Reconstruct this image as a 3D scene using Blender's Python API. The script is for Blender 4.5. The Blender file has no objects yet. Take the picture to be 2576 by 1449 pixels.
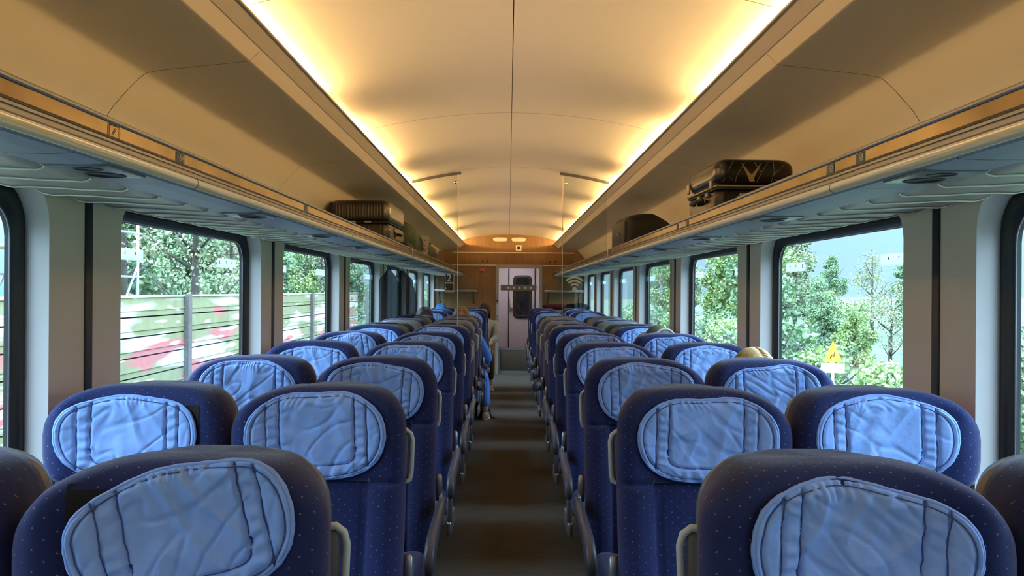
import bpy, bmesh, math, random
from mathutils import Vector, Matrix, noise
PI = math.pi
R = math.radians
sc = bpy.context.scene
col = sc.collection
random.seed(7)

# ------------------------------------------------------------------ camera
cd = bpy.data.cameras.new('camera'); cam = bpy.data.objects.new('camera', cd); col.objects.link(cam)
cd.sensor_width = 36.0; cd.lens = 1880/2576*36.0
cd.shift_x = 9/2576; cd.shift_y = 5.5/2576
cd.clip_start = 0.05; cd.clip_end = 400
cam.matrix_world = Matrix.Translation((-0.012, 0, 1.5)) @ Matrix.Rotation(R(90), 4, 'X') @ Matrix.Rotation(R(0.38), 4, 'Z')
sc.camera = cam

# ------------------------------------------------------------------ sky, exposure
sc.view_settings.view_transform = 'Standard'; sc.view_settings.look = 'None'
sc.view_settings.gamma = 1.0; sc.view_settings.use_curve_mapping = False
sc.view_settings.exposure = 0.80
SKY = 1.0          # strength of the overcast sky
TUBE = 96.0        # strength of the cove tubes
w = bpy.data.worlds.new('sky'); sc.world = w; w.use_nodes = True
nt = w.node_tree; nt.nodes.clear()
out = nt.nodes.new('ShaderNodeOutputWorld'); bg = nt.nodes.new('ShaderNodeBackground')
tc = nt.nodes.new('ShaderNodeTexCoord'); sx = nt.nodes.new('ShaderNodeSeparateXYZ'); rp = nt.nodes.new('ShaderNodeValToRGB')
nt.links.new(tc.outputs['Generated'], sx.inputs[0]); nt.links.new(sx.outputs['Z'], rp.inputs[0])
nt.links.new(rp.outputs[0], bg.inputs[0]); nt.links.new(bg.outputs[0], out.inputs[0]); bg.inputs[1].default_value = SKY
e = rp.color_ramp.elements
e[0].position = 0.0; e[0].color = (.38, .60, .80, 1)
e[1].position = 0.12; e[1].color = (.38, .66, 1.0, 1)
for p_, c_ in ((0.2, (.6, .95, 1.35, 1)), (0.34, (3.0, 4.0, 5.4, 1)), (0.7, (5.6, 7.6, 10.4, 1)), (1.0, (5.8, 7.9, 11.0, 1))):
    q = rp.color_ramp.elements.new(p_); q.color = c_
sc.cycles.max_bounces = 10; sc.cycles.diffuse_bounces = 5; sc.cycles.glossy_bounces = 4
sc.cycles.transmission_bounces = 4; sc.cycles.transparent_max_bounces = 16
sc.cycles.caustics_reflective = False; sc.cycles.caustics_refractive = False
sc.cycles.sample_clamp_indirect = 4.0
sc.cycles.use_denoising = True
sc.cycles.use_adaptive_sampling = True; sc.cycles.adaptive_threshold = 0.02

# ------------------------------------------------------------------ materials
def N(t, k, x=0, y=0): n = t.nodes.new('ShaderNode'+k); return n
def mat(name, c, rough=.6, metal=0., var=.06, vscale=14., bump=0., bscale=120., sheen=0., coat=0., emit=None, es=0., spec=.5):
    m = bpy.data.materials.new(name); m.use_nodes = True
    t = m.node_tree; b = t.nodes['Principled BSDF']
    b.inputs['Roughness'].default_value = rough; b.inputs['Metallic'].default_value = metal
    b.inputs['Specular IOR Level'].default_value = spec
    co = N(t, 'TexCoord'); nz = N(t, 'TexNoise'); nz.inputs['Scale'].default_value = vscale; nz.inputs['Detail'].default_value = 3
    mx = N(t, 'Mix'); mx.data_type = 'RGBA'
    mx.inputs[6].default_value = tuple(max(0, v*(1-var)) for v in c)+(1,)
    mx.inputs[7].default_value = tuple(v*(1+var) for v in c)+(1,)
    t.links.new(co.outputs['Object'], nz.inputs['Vector']); t.links.new(nz.outputs[0], mx.inputs[0])
    t.links.new(mx.outputs[2], b.inputs['Base Color'])
    if bump:
        n2 = N(t, 'TexNoise'); n2.inputs['Scale'].default_value = bscale; n2.inputs['Detail'].default_value = 2
        bp = N(t, 'Bump'); bp.inputs['Strength'].default_value = bump; bp.inputs['Distance'].default_value = .004
        t.links.new(co.outputs['Object'], n2.inputs['Vector']); t.links.new(n2.outputs[0], bp.inputs['Height'])
        t.links.new(bp.outputs[0], b.inputs['Normal'])
    if sheen:
        b.inputs['Sheen Weight'].default_value = sheen; b.inputs['Sheen Roughness'].default_value = .4
    if coat: b.inputs['Coat Weight'].default_value = coat
    if emit:
        b.inputs['Emission Color'].default_value = tuple(emit)+(1,); b.inputs['Emission Strength'].default_value = es
    return m
def mth(t, op, a, b=None, c=None):
    n = N(t, 'Math'); n.operation = op
    for i, v in enumerate((a, b, c)):
        if v is None: continue
        if isinstance(v, (int, float)): n.inputs[i].default_value = v
        else: t.links.new(v, n.inputs[i])
    return n.outputs[0]
def dotted(name, base, d1, d2):
    m = mat(name, base, .85, var=.25, vscale=9, bump=.25, bscale=400, sheen=.25, spec=.2)
    t = m.node_tree; b = t.nodes['Principled BSDF']
    src = b.inputs['Base Color'].links[0].from_socket
    co = N(t, 'TexCoord'); s = N(t, 'SeparateXYZ'); t.links.new(co.outputs['Object'], s.inputs[0])
    u = s.outputs['X']; v = mth(t, 'ADD', s.outputs['Z'], s.outputs['Y'])
    P = .034
    cur = src
    for off, dc in ((0., d1), (.5, d2)):
        fu = mth(t, 'ABSOLUTE', mth(t, 'SUBTRACT', mth(t, 'FRACT', mth(t, 'MULTIPLY_ADD', u, 1/P, off)), .5))
        fv = mth(t, 'ABSOLUTE', mth(t, 'SUBTRACT', mth(t, 'FRACT', mth(t, 'MULTIPLY_ADD', v, 1/P, off)), .5))
        k = mth(t, 'LESS_THAN', mth(t, 'ADD', fu, fv), .055)
        mx = N(t, 'Mix'); mx.data_type = 'RGBA'; mx.inputs[7].default_value = dc+(1,)
        t.links.new(k, mx.inputs[0]); t.links.new(cur, mx.inputs[6]); cur = mx.outputs[2]
    t.links.new(cur, b.inputs['Base Color'])
    return m
def glassy(name, tint, refl=.07, rough=.02):
    m = bpy.data.materials.new(name); m.use_nodes = True; t = m.node_tree; t.nodes.clear()
    o = N(t, 'OutputMaterial'); mx = N(t, 'MixShader'); tr = N(t, 'BsdfTransparent'); gl = N(t, 'BsdfGlossy')
    ge = N(t, 'NewGeometry'); dp = N(t, 'VectorMath'); dp.operation = 'DOT_PRODUCT'; t.links.new(ge.outputs['Normal'], dp.inputs[0]); t.links.new(ge.outputs['Incoming'], dp.inputs[1])
    cs = mth(t, 'ABSOLUTE', dp.outputs['Value'])
    nz = N(t, 'TexNoise'); nz.inputs['Scale'].default_value = 3.
    mx2 = N(t, 'Mix'); mx2.data_type = 'RGBA'
    mx2.inputs[6].default_value = tuple(v*.985 for v in tint)+(1,); mx2.inputs[7].default_value = tint+(1,)
    t.links.new(nz.outputs[0], mx2.inputs[0]); t.links.new(mx2.outputs[2], tr.inputs[0])
    gl.inputs['Roughness'].default_value = rough
    f = mth(t, 'MINIMUM', mth(t, 'MULTIPLY_ADD', mth(t, 'POWER', mth(t, 'SUBTRACT', 1.0, cs), 5.0), 1.0, refl), .8)
    t.links.new(f, mx.inputs[0]); t.links.new(tr.outputs[0], mx.inputs[1]); t.links.new(gl.outputs[0], mx.inputs[2])
    t.links.new(mx.outputs[0], o.inputs[0])
    return m
M = {}
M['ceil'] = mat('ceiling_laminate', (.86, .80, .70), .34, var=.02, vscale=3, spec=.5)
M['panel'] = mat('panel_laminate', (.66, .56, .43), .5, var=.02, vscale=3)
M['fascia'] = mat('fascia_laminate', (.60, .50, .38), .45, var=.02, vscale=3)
M['wall'] = mat('wall_laminate', (.92, .74, .56), .5, var=.03, vscale=4)
M['reveal'] = mat('reveal_laminate', (.60, .58, .56), .55, var=.02)
M['rackgrey'] = mat('rack_grey', (.26, .30, .35), .5, var=.03)
M['rib'] = mat('rib_panel_grey', (.32, .285, .23), .45, var=.02)
M['rail'] = mat('rail_cream', (.80, .66, .46), .3, var=.03)
M['alu'] = mat('brushed_aluminium', (.38, .38, .38), .32, metal=.8, var=.08, vscale=40)
M['chrome'] = mat('chrome', (.75, .75, .75), .12, metal=1., var=.02)
M['black'] = mat('black_rubber', (.012, .012, .013), .5, var=.1)
M['darkhole'] = mat('dark_recess', (.01, .009, .008), .7, var=.1)
M['mat'] = mat('quilt_cotton', (.26, .42, .82), .9, var=.05, vscale=5, bump=.5, bscale=42, spec=.15)
M['piping'] = mat('quilt_piping', (.25, .39, .77), .9, var=.1, vscale=60, spec=.15)
M['thread'] = mat('navy_thread', (.05, .08, .22), .9)
M['velcro'] = mat('black_velcro', (.006, .006, .008), .95)
M['shell'] = mat('grey_seat_shell', (.17, .17, .16), .3, var=.04, vscale=6)
M['arm'] = mat('armrest_leatherette', (.055, .06, .085), .42, var=.1, vscale=20, bump=.15, bscale=200)
M['handle'] = mat('cream_handle', (.52, .53, .47), .45, var=.03)
M['insert'] = mat('grey_insert', (.13, .13, .12), .6, var=.06)
M['steel'] = mat('satin_steel', (.33, .34, .36), .38, metal=.9, var=.05)
M['dark'] = mat('dark_frame', (.03, .032, .036), .5)
M['shade'] = mat('white_sign', (.72, .66, .58), .6, var=.02)
M['red'] = mat('red_paint', (.45, .05, .04), .6)
M['lobby'] = mat('vestibule_wall', (.58, .53, .55), .5, var=.04)
M['kick'] = mat('kick_panel', (.06, .045, .03), .5, var=.2, vscale=30)
M['fabric'] = dotted('dotted_plush', (.011, .019, .085), (.13, .14, .26), (.20, .16, .22))
M['glass'] = glassy('window_glass', (.88, .95, .93), .05)
M['pglass'] = glassy('partition_glass', (.92, .94, .92), .06)
M['tube'] = mat('lamp_tube', (.9, .8, .6), .5, emit=(1.0, .62, .24), es=TUBE)
M['white'] = mat('white_enamel', (.7, .68, .62), .5)
M['lamp'] = mat('frosted_vent', (.75, .68, .55), .5)
M['smoke'] = mat('smoked_metal_edge', (.24, .19, .11), .22, metal=.85, var=.95, vscale=5)  # strong tone variation paints gold and dark reflections into the metal

def frosted():
    m = mat('frosted_plate', (.55, .62, .66), .4); t = m.node_tree; b = t.nodes['Principled BSDF']; o = [n for n in t.nodes if n.type == 'OUTPUT_MATERIAL'][0]
    tr = N(t, 'BsdfTransparent'); tl = N(t, 'BsdfTranslucent'); tl.inputs[0].default_value = (.75, .82, .86, 1); m1 = N(t, 'MixShader'); m2 = N(t, 'MixShader')
    m1.inputs[0].default_value = .6; t.links.new(b.outputs[0], m1.inputs[1]); t.links.new(tl.outputs[0], m1.inputs[2])
    m2.inputs[0].default_value = .62; t.links.new(tr.outputs[0], m2.inputs[1]); t.links.new(m1.outputs[0], m2.inputs[2]); t.links.new(m2.outputs[0], o.inputs[0]); return m
M['plate'] = frosted()
M['doorframe'] = mat('door_frame_grey', (.33, .30, .25), .4, metal=.3)
M['darkglass'] = mat('dark_pane', (.02, .02, .022), .08, var=.5, vscale=4)

def wood():
    m = mat('beech_veneer', (.30, .155, .05), .42, var=.0)
    t = m.node_tree; b = t.nodes['Principled BSDF']
    co = N(t, 'TexCoord'); mp = N(t, 'Mapping'); mp.inputs['Scale'].default_value = (22, 22, 1.3)
    nz = N(t, 'TexNoise'); nz.inputs['Scale'].default_value = 2.4; nz.inputs['Detail'].default_value = 5
    r = N(t, 'ValToRGB'); r.color_ramp.elements[0].position = .3; r.color_ramp.elements[0].color = (.17, .085, .025, 1)
    r.color_ramp.elements[1].position = .75; r.color_ramp.elements[1].color = (.25, .13, .042, 1)
    t.links.new(co.outputs['Object'], mp.inputs[0]); t.links.new(mp.outputs[0], nz.inputs['Vector'])
    t.links.new(nz.outputs[0], r.inputs[0]); t.links.new(r.outputs[0], b.inputs['Base Color'])
    return m
M['wood'] = wood()
def carpet():
    m = mat('ribbed_carpet', (.095, .085, .070), .95, var=.2, vscale=2.0, spec=.1)
    t = m.node_tree; b = t.nodes['Principled BSDF']
    co = N(t, 'TexCoord'); wv = N(t, 'TexWave'); wv.wave_type = 'BANDS'; wv.bands_direction = 'Y'
    wv.inputs['Scale'].default_value = 22; wv.inputs['Distortion'].default_value = .4
    bp = N(t, 'Bump'); bp.inputs['Strength'].default_value = .8; bp.inputs['Distance'].default_value = .006
    t.links.new(co.outputs['Object'], wv.inputs['Vector']); t.links.new(wv.outputs[0], bp.inputs['Height']); t.links.new(bp.outputs[0], b.inputs['Normal'])
    return m
M['carpet'] = carpet()

# ------------------------------------------------------------------ mesh helpers
def sstep(a, b, x): x = max(0, min(1, (x-a)/(b-a))); return x*x*(3-2*x)
class MB:
    def __init__(s): s.v = []; s.f = []; s.sm = []
    def quad(s, a, b, c, d, sm=False):
        i = len(s.v); s.v += [Vector(a), Vector(b), Vector(c), Vector(d)]; s.f.append((i, i+1, i+2, i+3)); s.sm.append(sm)
    def grid(s, rows, closed=False, sm=True, flip=False):
        i = len(s.v); n = len(rows[0])
        for r in rows: s.v += [Vector(p) for p in r]
        for a in range(len(rows)-1):
            for b in range(n if closed else n-1):
                c = (b+1) % n
                f = (i+a*n+b, i+a*n+c, i+(a+1)*n+c, i+(a+1)*n+b)
                s.f.append(f[::-1] if flip else f); s.sm.append(sm)
        return i
    def loft(s, rings, cap0=True, cap1=True, sm=True):
        i = s.grid(rings, True, sm); n = len(rings[0])
        if cap0: s.f.append(tuple(range(i+n-1, i-1, -1))); s.sm.append(sm)
        j = i+(len(rings)-1)*n
        if cap1: s.f.append(tuple(range(j, j+n))); s.sm.append(sm)
    def box(s, x0, x1, y0, y1, z0, z1, sm=False):
        i = len(s.v)
        s.v += [Vector(p) for p in ((x0,y0,z0),(x1,y0,z0),(x1,y1,z0),(x0,y1,z0),(x0,y0,z1),(x1,y0,z1),(x1,y1,z1),(x0,y1,z1))]
        for f in ((3,2,1,0),(4,5,6,7),(0,1,5,4),(1,2,6,5),(2,3,7,6),(3,0,4,7)): s.f.append(tuple(i+k for k in f)); s.sm.append(sm)
    def tube(s, pts, r, n=8, closed=False, cap=True):
        pts = [Vector(p) for p in pts]; rings = []
        m = len(pts); rr = r if isinstance(r, (list, tuple)) else [r]*m
        up = Vector((0, 0, 1)); prev = None
        for k, p in enumerate(pts):
            a = pts[(k-1) % m] if (closed or k > 0) else p
            b = pts[(k+1) % m] if (closed or k < m-1) else p
            d = (b-a).normalized()
            if prev is None:
                u = d.cross(up)
                if u.length < .1: u = d.cross(Vector((1, 0, 0)))
            else: u = prev - d*prev.dot(d)
            u.normalize(); prev = u; v = d.cross(u)
            rings.append([p + (u*math.cos(2*PI*j/n)+v*math.sin(2*PI*j/n))*rr[k] for j in range(n)])
        if closed: rings.append(rings[0]); s.loft(rings, False, False)
        else: s.loft(rings, cap, cap)
    def rbox(s, c, sz, r=.02, n=4, fn=None, nx=1, nz=1):
        """rounded box as horizontal rounded rectangles stacked in z; fn(p) may push points"""
        hx, hy, hz = (q/2 for q in sz); r = min(r, hx*.98, hy*.98, hz*.98)
        lv = [(-hz+r*(1-math.cos(a)), r*(1-math.sin(a))) for a in (PI/2*k/n for k in range(n+1))]
        mid = [(-hz+r+(2*hz-2*r)*k/nz, 0) for k in range(1, nz)]
        lv = lv + mid + [(-z, d) for z, d in lv[::-1]]
        rings = []
        for z, d in lv:
            ring = []
            ax, ay = hx-d, hy-d
            rr = max(.0005, r-d*.6)
            rr = min(rr, ax*.99, ay*.99)
            cs = ((ax-rr, ay-rr, 0), (-ax+rr, ay-rr, PI/2), (-ax+rr, -ay+rr, PI), (ax-rr, -ay+rr, 3*PI/2))
            for q, (cx, cy, a0) in enumerate(cs):
                for k in range(n+1):
                    a = a0+PI/2*k/n; ring.append(Vector((cx+rr*math.cos(a), cy+rr*math.sin(a), z)))
                nxt = cs[(q+1) % 4]; a1 = nxt[2]
                A = ring[-1]; B = Vector((nxt[0]+rr*math.cos(a1), nxt[1]+rr*math.sin(a1), z))
                for k in range(1, nx): ring.append(A.lerp(B, k/nx))
            rings.append([Vector(c)+(fn(p) if fn else p) for p in ring])
        s.loft(rings)
    def build(s, name, m, parent=None, x=1, loc=None):
        me = bpy.data.meshes.new(name)
        vs = [(v.x*x, v.y, v.z) for v in s.v]
        fs = [f[::-1] for f in s.f] if x < 0 else s.f
        me.from_pydata(vs, [], fs)
        me.polygons.foreach_set('use_smooth', s.sm); me.update()
        me.materials.append(M[m] if isinstance(m, str) else m)
        o = bpy.data.objects.new(name, me); col.objects.link(o)
        if parent: o.parent = parent
        if loc: o.location = loc
        return o
def tag(o, label=None, cat=None, group=None, kind=None):
    if label: o['label'] = label
    if cat: o['category'] = cat
    if group: o['group'] = group
    if kind: o['kind'] = kind
    return o
def struct(name, mb, m, parent=None, label=None, x=1):
    o = mb.build(name, m, parent, x)
    if not parent: o['kind'] = 'structure'; o['category'] = name.split('_')[0]
    if label: o['label'] = label
    return o
def empty(name, loc=(0, 0, 0), rz=0, label=None, cat=None, group=None, kind=None):
    o = bpy.data.objects.new(name, None); col.objects.link(o); o.location = loc; o.rotation_euler = (0, 0, rz)
    o.empty_display_size = .1
    return tag(o, label, cat, group, kind)
def copy_tree(o, parent=None):
    c = o.copy(); col.objects.link(c)
    if parent: c.parent = parent
    for ch in [k for k in bpy.data.objects if k.parent == o]: copy_tree(ch, c)
    return c
def text(body, size, m, parent, loc, rot, name='lettering', ext=.0006, align='CENTER'):
    cu = bpy.data.curves.new(name, 'FONT'); cu.body = body; cu.size = size; cu.extrude = ext
    cu.align_x = align; cu.align_y = 'CENTER'; cu.materials.append(M[m])
    o = bpy.data.objects.new(name, cu); col.objects.link(o)
    key = (body, size, ext)
    if key not in TXT: TXT[key] = bpy.data.meshes.new_from_object(o.evaluated_get(bpy.context.evaluated_depsgraph_get()))
    bpy.data.objects.remove(o); bpy.data.curves.remove(cu)
    me = TXT[key].copy(); me.materials.clear(); me.materials.append(M[m])
    o = bpy.data.objects.new(name, me); col.objects.link(o); o.location = loc; o.rotation_euler = rot
    if parent: o.parent = parent
    return o
TXT = {}
def prof(mb, pts, ys, x=1, sm=True):
    """sweep a profile of (x, z) along y"""
    mb.grid([[(p[0]*x, y, p[1]) for p in pts] for y in ys], False, sm)
def smooth_pts(pts, n=4):
    out = []
    for i in range(len(pts)-1):
        p0 = pts[max(0, i-1)]; p1 = pts[i]; p2 = pts[i+1]; p3 = pts[min(len(pts)-1, i+2)]
        for k in range(n):
            t = k/n
            out.append(tuple(.5*((2*p1[j])+(-p0[j]+p2[j])*t+(2*p0[j]-5*p1[j]+4*p2[j]-p3[j])*t*t+(-p0[j]+3*p1[j]-3*p2[j]+p3[j])*t**3) for j in range(len(p1))))
    out.append(tuple(pts[-1])); return out

Y0, Y1 = -3.19, 13.35
PITCH = 1.85
Z = 1.5
# ------------------------------------------------------------------ floor
mb = MB(); mb.box(-1.42, 1.42, Y0, 15.2, -.06, 0)
tag(struct('floor', mb, 'carpet'), 'dark ribbed carpet floor of the carriage aisle')
# ------------------------------------------------------------------ ceiling panels
def ceil_z(x): return Z+.994-.157*x*x
cp = [(-1.06, Z+.80), (-1.055, Z+.86), (-1.02, Z+.905), (-.96, Z+.915), (-.90, Z+.890)]+[(-.86+.86*k/13, ceil_z(-.86+.86*k/13)) for k in range(14)]
seams = [2.336+PITCH*k for k in range(-3, 7)]
edges = [Y0]+[s for s in seams if Y0 < s < Y1]+[Y1]
mb = MB()
for a, b in zip(edges, edges[1:]):
    for sx_ in (1, -1):
        pts = [(p[0], p[1]) for p in cp]; pts[-1] = (-.0016, pts[-1][1])
        mb.grid([[(p[0]*sx_, y, p[1]) for p in pts] for y in (a+.0018, b-.0018)], False, True, flip=(sx_ < 0))
struct('ceiling', mb, 'ceil', label='curved cream ceiling panels between the two lit coves')
mb = MB(); mb.grid([[(p[0], y, p[1]+.012) for p in cp]+[(-p[0], y, p[1]+.012) for p in cp[::-1]] for y in (Y0, Y1)])
struct('ceiling_backing', mb, 'darkhole', parent=bpy.data.objects['ceiling'])
# ------------------------------------------------------------------ coves, side panels
pseams = [2.475+PITCH*k for k in range(-3, 7)]
pedges = [Y0]+[s for s in pseams if Y0 < s < Y1]+[Y1]
side_pts = [(.874, Z+.754), (.880, Z+.7525), (.90, Z+.750)]+smooth_pts([(1.04, Z+.735), (1.19, Z+.717), (1.235, Z+.697), (1.297, Z+.633), (1.34, Z+.578), (1.372, Z+.50), (1.385, Z+.40), (1.388, Z+.275)], 4)
fas_pts = [(.811, Z+.816), (.813, Z+.8125), (.868, Z+.7585), (.872, Z+.7545), (.878, Z+.7525)]
trim_pts = [(.8095, Z+.8185), (.7785, Z+.8145), (.7755, Z+.8165), (.7760, Z+.8195), (.782, Z+.8195), (.832, Z+.790), (.93, Z+.775), (1.06, Z+.775), (1.065, Z+.81)]
for sx_, nm in ((-1, 'left'), (1, 'right')):
    mb = MB()
    for a, b in zip(pedges, pedges[1:]): mb.grid([[(p[0]*sx_, y, p[1]) for p in side_pts] for y in (a+.0016, b-.0016)], False, True, flip=sx_ > 0)
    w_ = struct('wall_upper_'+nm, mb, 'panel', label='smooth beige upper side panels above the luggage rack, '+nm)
    w_['category'] = 'wall'
    mb = MB(); mb.grid([[((p[0]+.006)*sx_, y, p[1]+.008) for p in side_pts] for y in (Y0, Y1)])
    mb.build('panel_backing', 'darkhole', w_)
    mb = MB()
    for a, b in zip(pedges, pedges[1:]): mb.grid([[(p[0]*sx_, y, p[1]) for p in fas_pts] for y in (a+.0012, b-.0012)], False, False, flip=sx_ > 0)
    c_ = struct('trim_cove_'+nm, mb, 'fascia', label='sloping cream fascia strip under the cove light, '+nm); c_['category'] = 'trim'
    mb = MB(); mb.grid([[(p[0]*sx_, y, p[1]) for p in trim_pts] for y in (Y0, Y1)], False, False)
    mb.build('cove_lip', 'fascia', c_)
    mb = MB(); mb.grid([[((p[0]+.004)*sx_, y, p[1]+.004) for p in fas_pts] for y in (Y0, Y1)], False, False)
    mb.build('cove_backing', 'darkhole', c_)
# cove lamps: one fitting per bay
GAPS = 3.63
def cove_lamp(sx_, yc, first=False):
    t = empty('cove_lamp', (sx_*.905, yc, Z+.824), 0,
              'warm tube lamp hidden in the %s ceiling cove' % ('left' if sx_ < 0 else 'right'), 'lamp', 'warm tube lamps in the ceiling coves')
    b = MB(); b.box(-.012, .012, -.66, .66, -.047, .0); b.build('batten', 'white', t)
    b = MB(); b.tube([(0, -.64, .016), (0, .64, .016)], .012, 8); b.build('tube', 'tube', t)
for k in range(-3, 6):
    for s_ in (-1, 1):
        yc = 2.705+PITCH*k
        if yc+.6 < Y1 and yc-.6 > Y0: cove_lamp(s_, yc)
for s_ in (-1, 1): cove_lamp(s_, 12.3+.28)

# ------------------------------------------------------------------ window walls
def rrect(hw, z0, z1, r, n=6):
    pts = []
    for cx, cz, a0 in ((hw-r, z1-r, 0), (-hw+r, z1-r, PI/2), (-hw+r, z0+r, PI), (hw-r, z0+r, 3*PI/2)):
        for k in range(n+1):
            a = a0+PI/2*k/n; pts.append((cx+r*math.cos(a), cz+r*math.sin(a)))
    return pts
HW = (PITCH-.40)/2
hole = rrect(HW, .78, Z+.315, .13)
fr_o = rrect(HW-.005, .785, Z+.300, .125)
fr_i = rrect(HW-.045, .83, Z+.243, .10)
def to_rect(p, hw, z0, z1, cz):
    x, z = p; dx, dz = x, z-cz
    k = min(hw/abs(dx) if dx else 1e9, (z1-cz)/dz if dz > 0 else ((z0-cz)/dz if dz < 0 else 1e9))
    return (dx*k, cz+dz*k)
XW = 1.34
wseams = [2.36+PITCH*k for k in range(-3, 7)]
wn = 0
plates = {}
for sx_, nm in ((-1, 'left'), (1, 'right')):
    wall = MB(); low = MB()
    for k in range(len(wseams)-1):
        a, b = wseams[k], min(wseams[k+1], Y1); yc = (wseams[k]+wseams[k+1])/2; hh = PITCH/2
        cz = 1.3
        outer = [to_rect(p, hh, .62, Z+.45, cz) for p in hole]
        # put exact corners in
        ring_o = [(XW*sx_, yc+p[0], p[1]) for p in outer]; ring_h = [(XW*sx_, yc+p[0], p[1]) for p in hole]
        for cxn, czn in ((hh, Z+.45), (-hh, Z+.45), (-hh, .62), (hh, .62)):
            j = min(range(len(outer)), key=lambda q: (outer[q][0]-cxn)**2+(outer[q][1]-czn)**2); ring_o[j] = (XW*sx_, yc+cxn, czn)
        rnd = [(( XW+.010)*sx_, yc+p[0]*(1-.006), p[1]) for p in rrect(HW, .78, Z+.315, .13)]
        rev = [((XW+.066)*sx_, yc+p[0], p[1]) for p in fr_o]
        wall.grid([ring_o, ring_h], True, False, flip=sx_ < 0)
        wn += 1
        gl = MB(); gi = [((XW+.085)*sx_, yc+p[0], p[1]) for p in fr_i]
        i0 = len(gl.v); gl.v += [Vector(p) for p in gi]; gl.f.append(tuple(range(len(gi)))); gl.sm.append(False)
        wo = struct('window_%d' % wn, gl, 'glass'); wo['label'] = 'rounded train window in the %s wall, %s' % (nm, ('behind the camera', 'behind the camera', 'beside the camera', 'nearest full one in view', 'second in view', 'third in view', 'fourth in view', 'fifth in view', 'last before the end wall')[k] if k < 9 else 'end')
        fr = MB(); fr.grid([[((XW+.066)*sx_, yc+p[0], p[1]) for p in fr_o],
                            [((XW+.062)*sx_, yc+p[0]*.992, p[1]) for p in fr_o],
                            [((XW+.066)*sx_, yc+p[0], p[1]) for p in rrect(HW-.035, .82, Z+.255, .105)],
                            [((XW+.084)*sx_, yc+p[0], p[1]) for p in fr_i],
                            [((XW+.10)*sx_, yc+p[0], p[1]) for p in fr_i]], True, True)
        fr.build('window_frame', 'black', wo)
        gk = MB(); gk.tube([((XW+.082)*sx_, yc+p[0], p[1]) for p in rrect(HW-.049, .834, Z+.239, .098)], .0022, 6, True); gk.build('seal', 'steel', wo)
        rv = MB(); rv.grid([ring_h, [((XW+.02)*sx_, yc+p[0]*.997, p[1]) for p in hole], rev], True, True); rv.build('window_reveal', 'reveal', wo)
        plates[(nm, k)] = (wo, yc)
        if k in range(2, 9):
            for dy in (-.53, .45):
                pl = MB(); pl.box(-.0015, .0015, -.12, .12, -.020, .020); pl.box(-.0025, .0025, -.122, .122, -.024, -.020)
                po = pl.build('reservation_plate', 'plate', wo, loc=((XW+.079)*sx_, yc+dy, Z+.126))
                rz = R(90) if sx_ < 0 else R(-90)
                for body, yy in (('R', -.105 if sx_ < 0 else .105),):
                    text(body, .026, 'black', po, (-.003*sx_, -.105, 0), (R(90), 0, rz))
                for q in range(2):
                    text('24'[q], .018, 'black', po, (-.003*sx_, -.02+.075*q, .002), (R(90), 0, rz))
    o = struct('wall_'+nm, wall, 'wall', label='beige window pillars and wall panels on the '+nm)
    # lower wall + heater ledge
    lo = MB(); prof(lo, [(XW*sx_, .62), (XW*sx_, .30), ((XW-.02)*sx_, .28), ((XW-.09)*sx_, .27), ((XW-.10)*sx_, .25), ((XW-.10)*sx_, 0)], (Y0, Y1), 1, False)
    lo.build('lower_wall', 'wall', o)
    n_ = 0
    for s in wseams:
        if s > Y1: continue
        n_ += 1
        st = MB(); st.rbox((0, 0, 0), (.010, .040, Z+.45), .004, 2)
        so = st.build('trim_%d' % (n_+(10 if sx_ > 0 else 0)), 'black', None, loc=((XW-.001)*sx_, s, (Z+.45)/2)); tag(so, 'black rubber strip down the %s wall pillar' % nm, 'trim', 'black strips on the wall pillars', 'structure')
# outer body shell closing the coach above and below the windows
ob = MB()
for sx_ in (1, -1):
    ob.grid([[(x*sx_, y, z) for x, z in ((1.43, 1.80), (1.43, 2.0), (1.40, 2.25), (1.25, 2.48), (.9, 2.60), (0, 2.66))] for y in (Y0-.1, 15.3)])
    ob.grid([[(x*sx_, y, z) for x, z in ((1.43, .79), (1.44, .5), (1.43, -.06), (1.38, -.5))] for y in (Y0-.1, 15.3)])
struct('wall_outer', ob, 'insert', label='outer body of the carriage')

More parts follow.
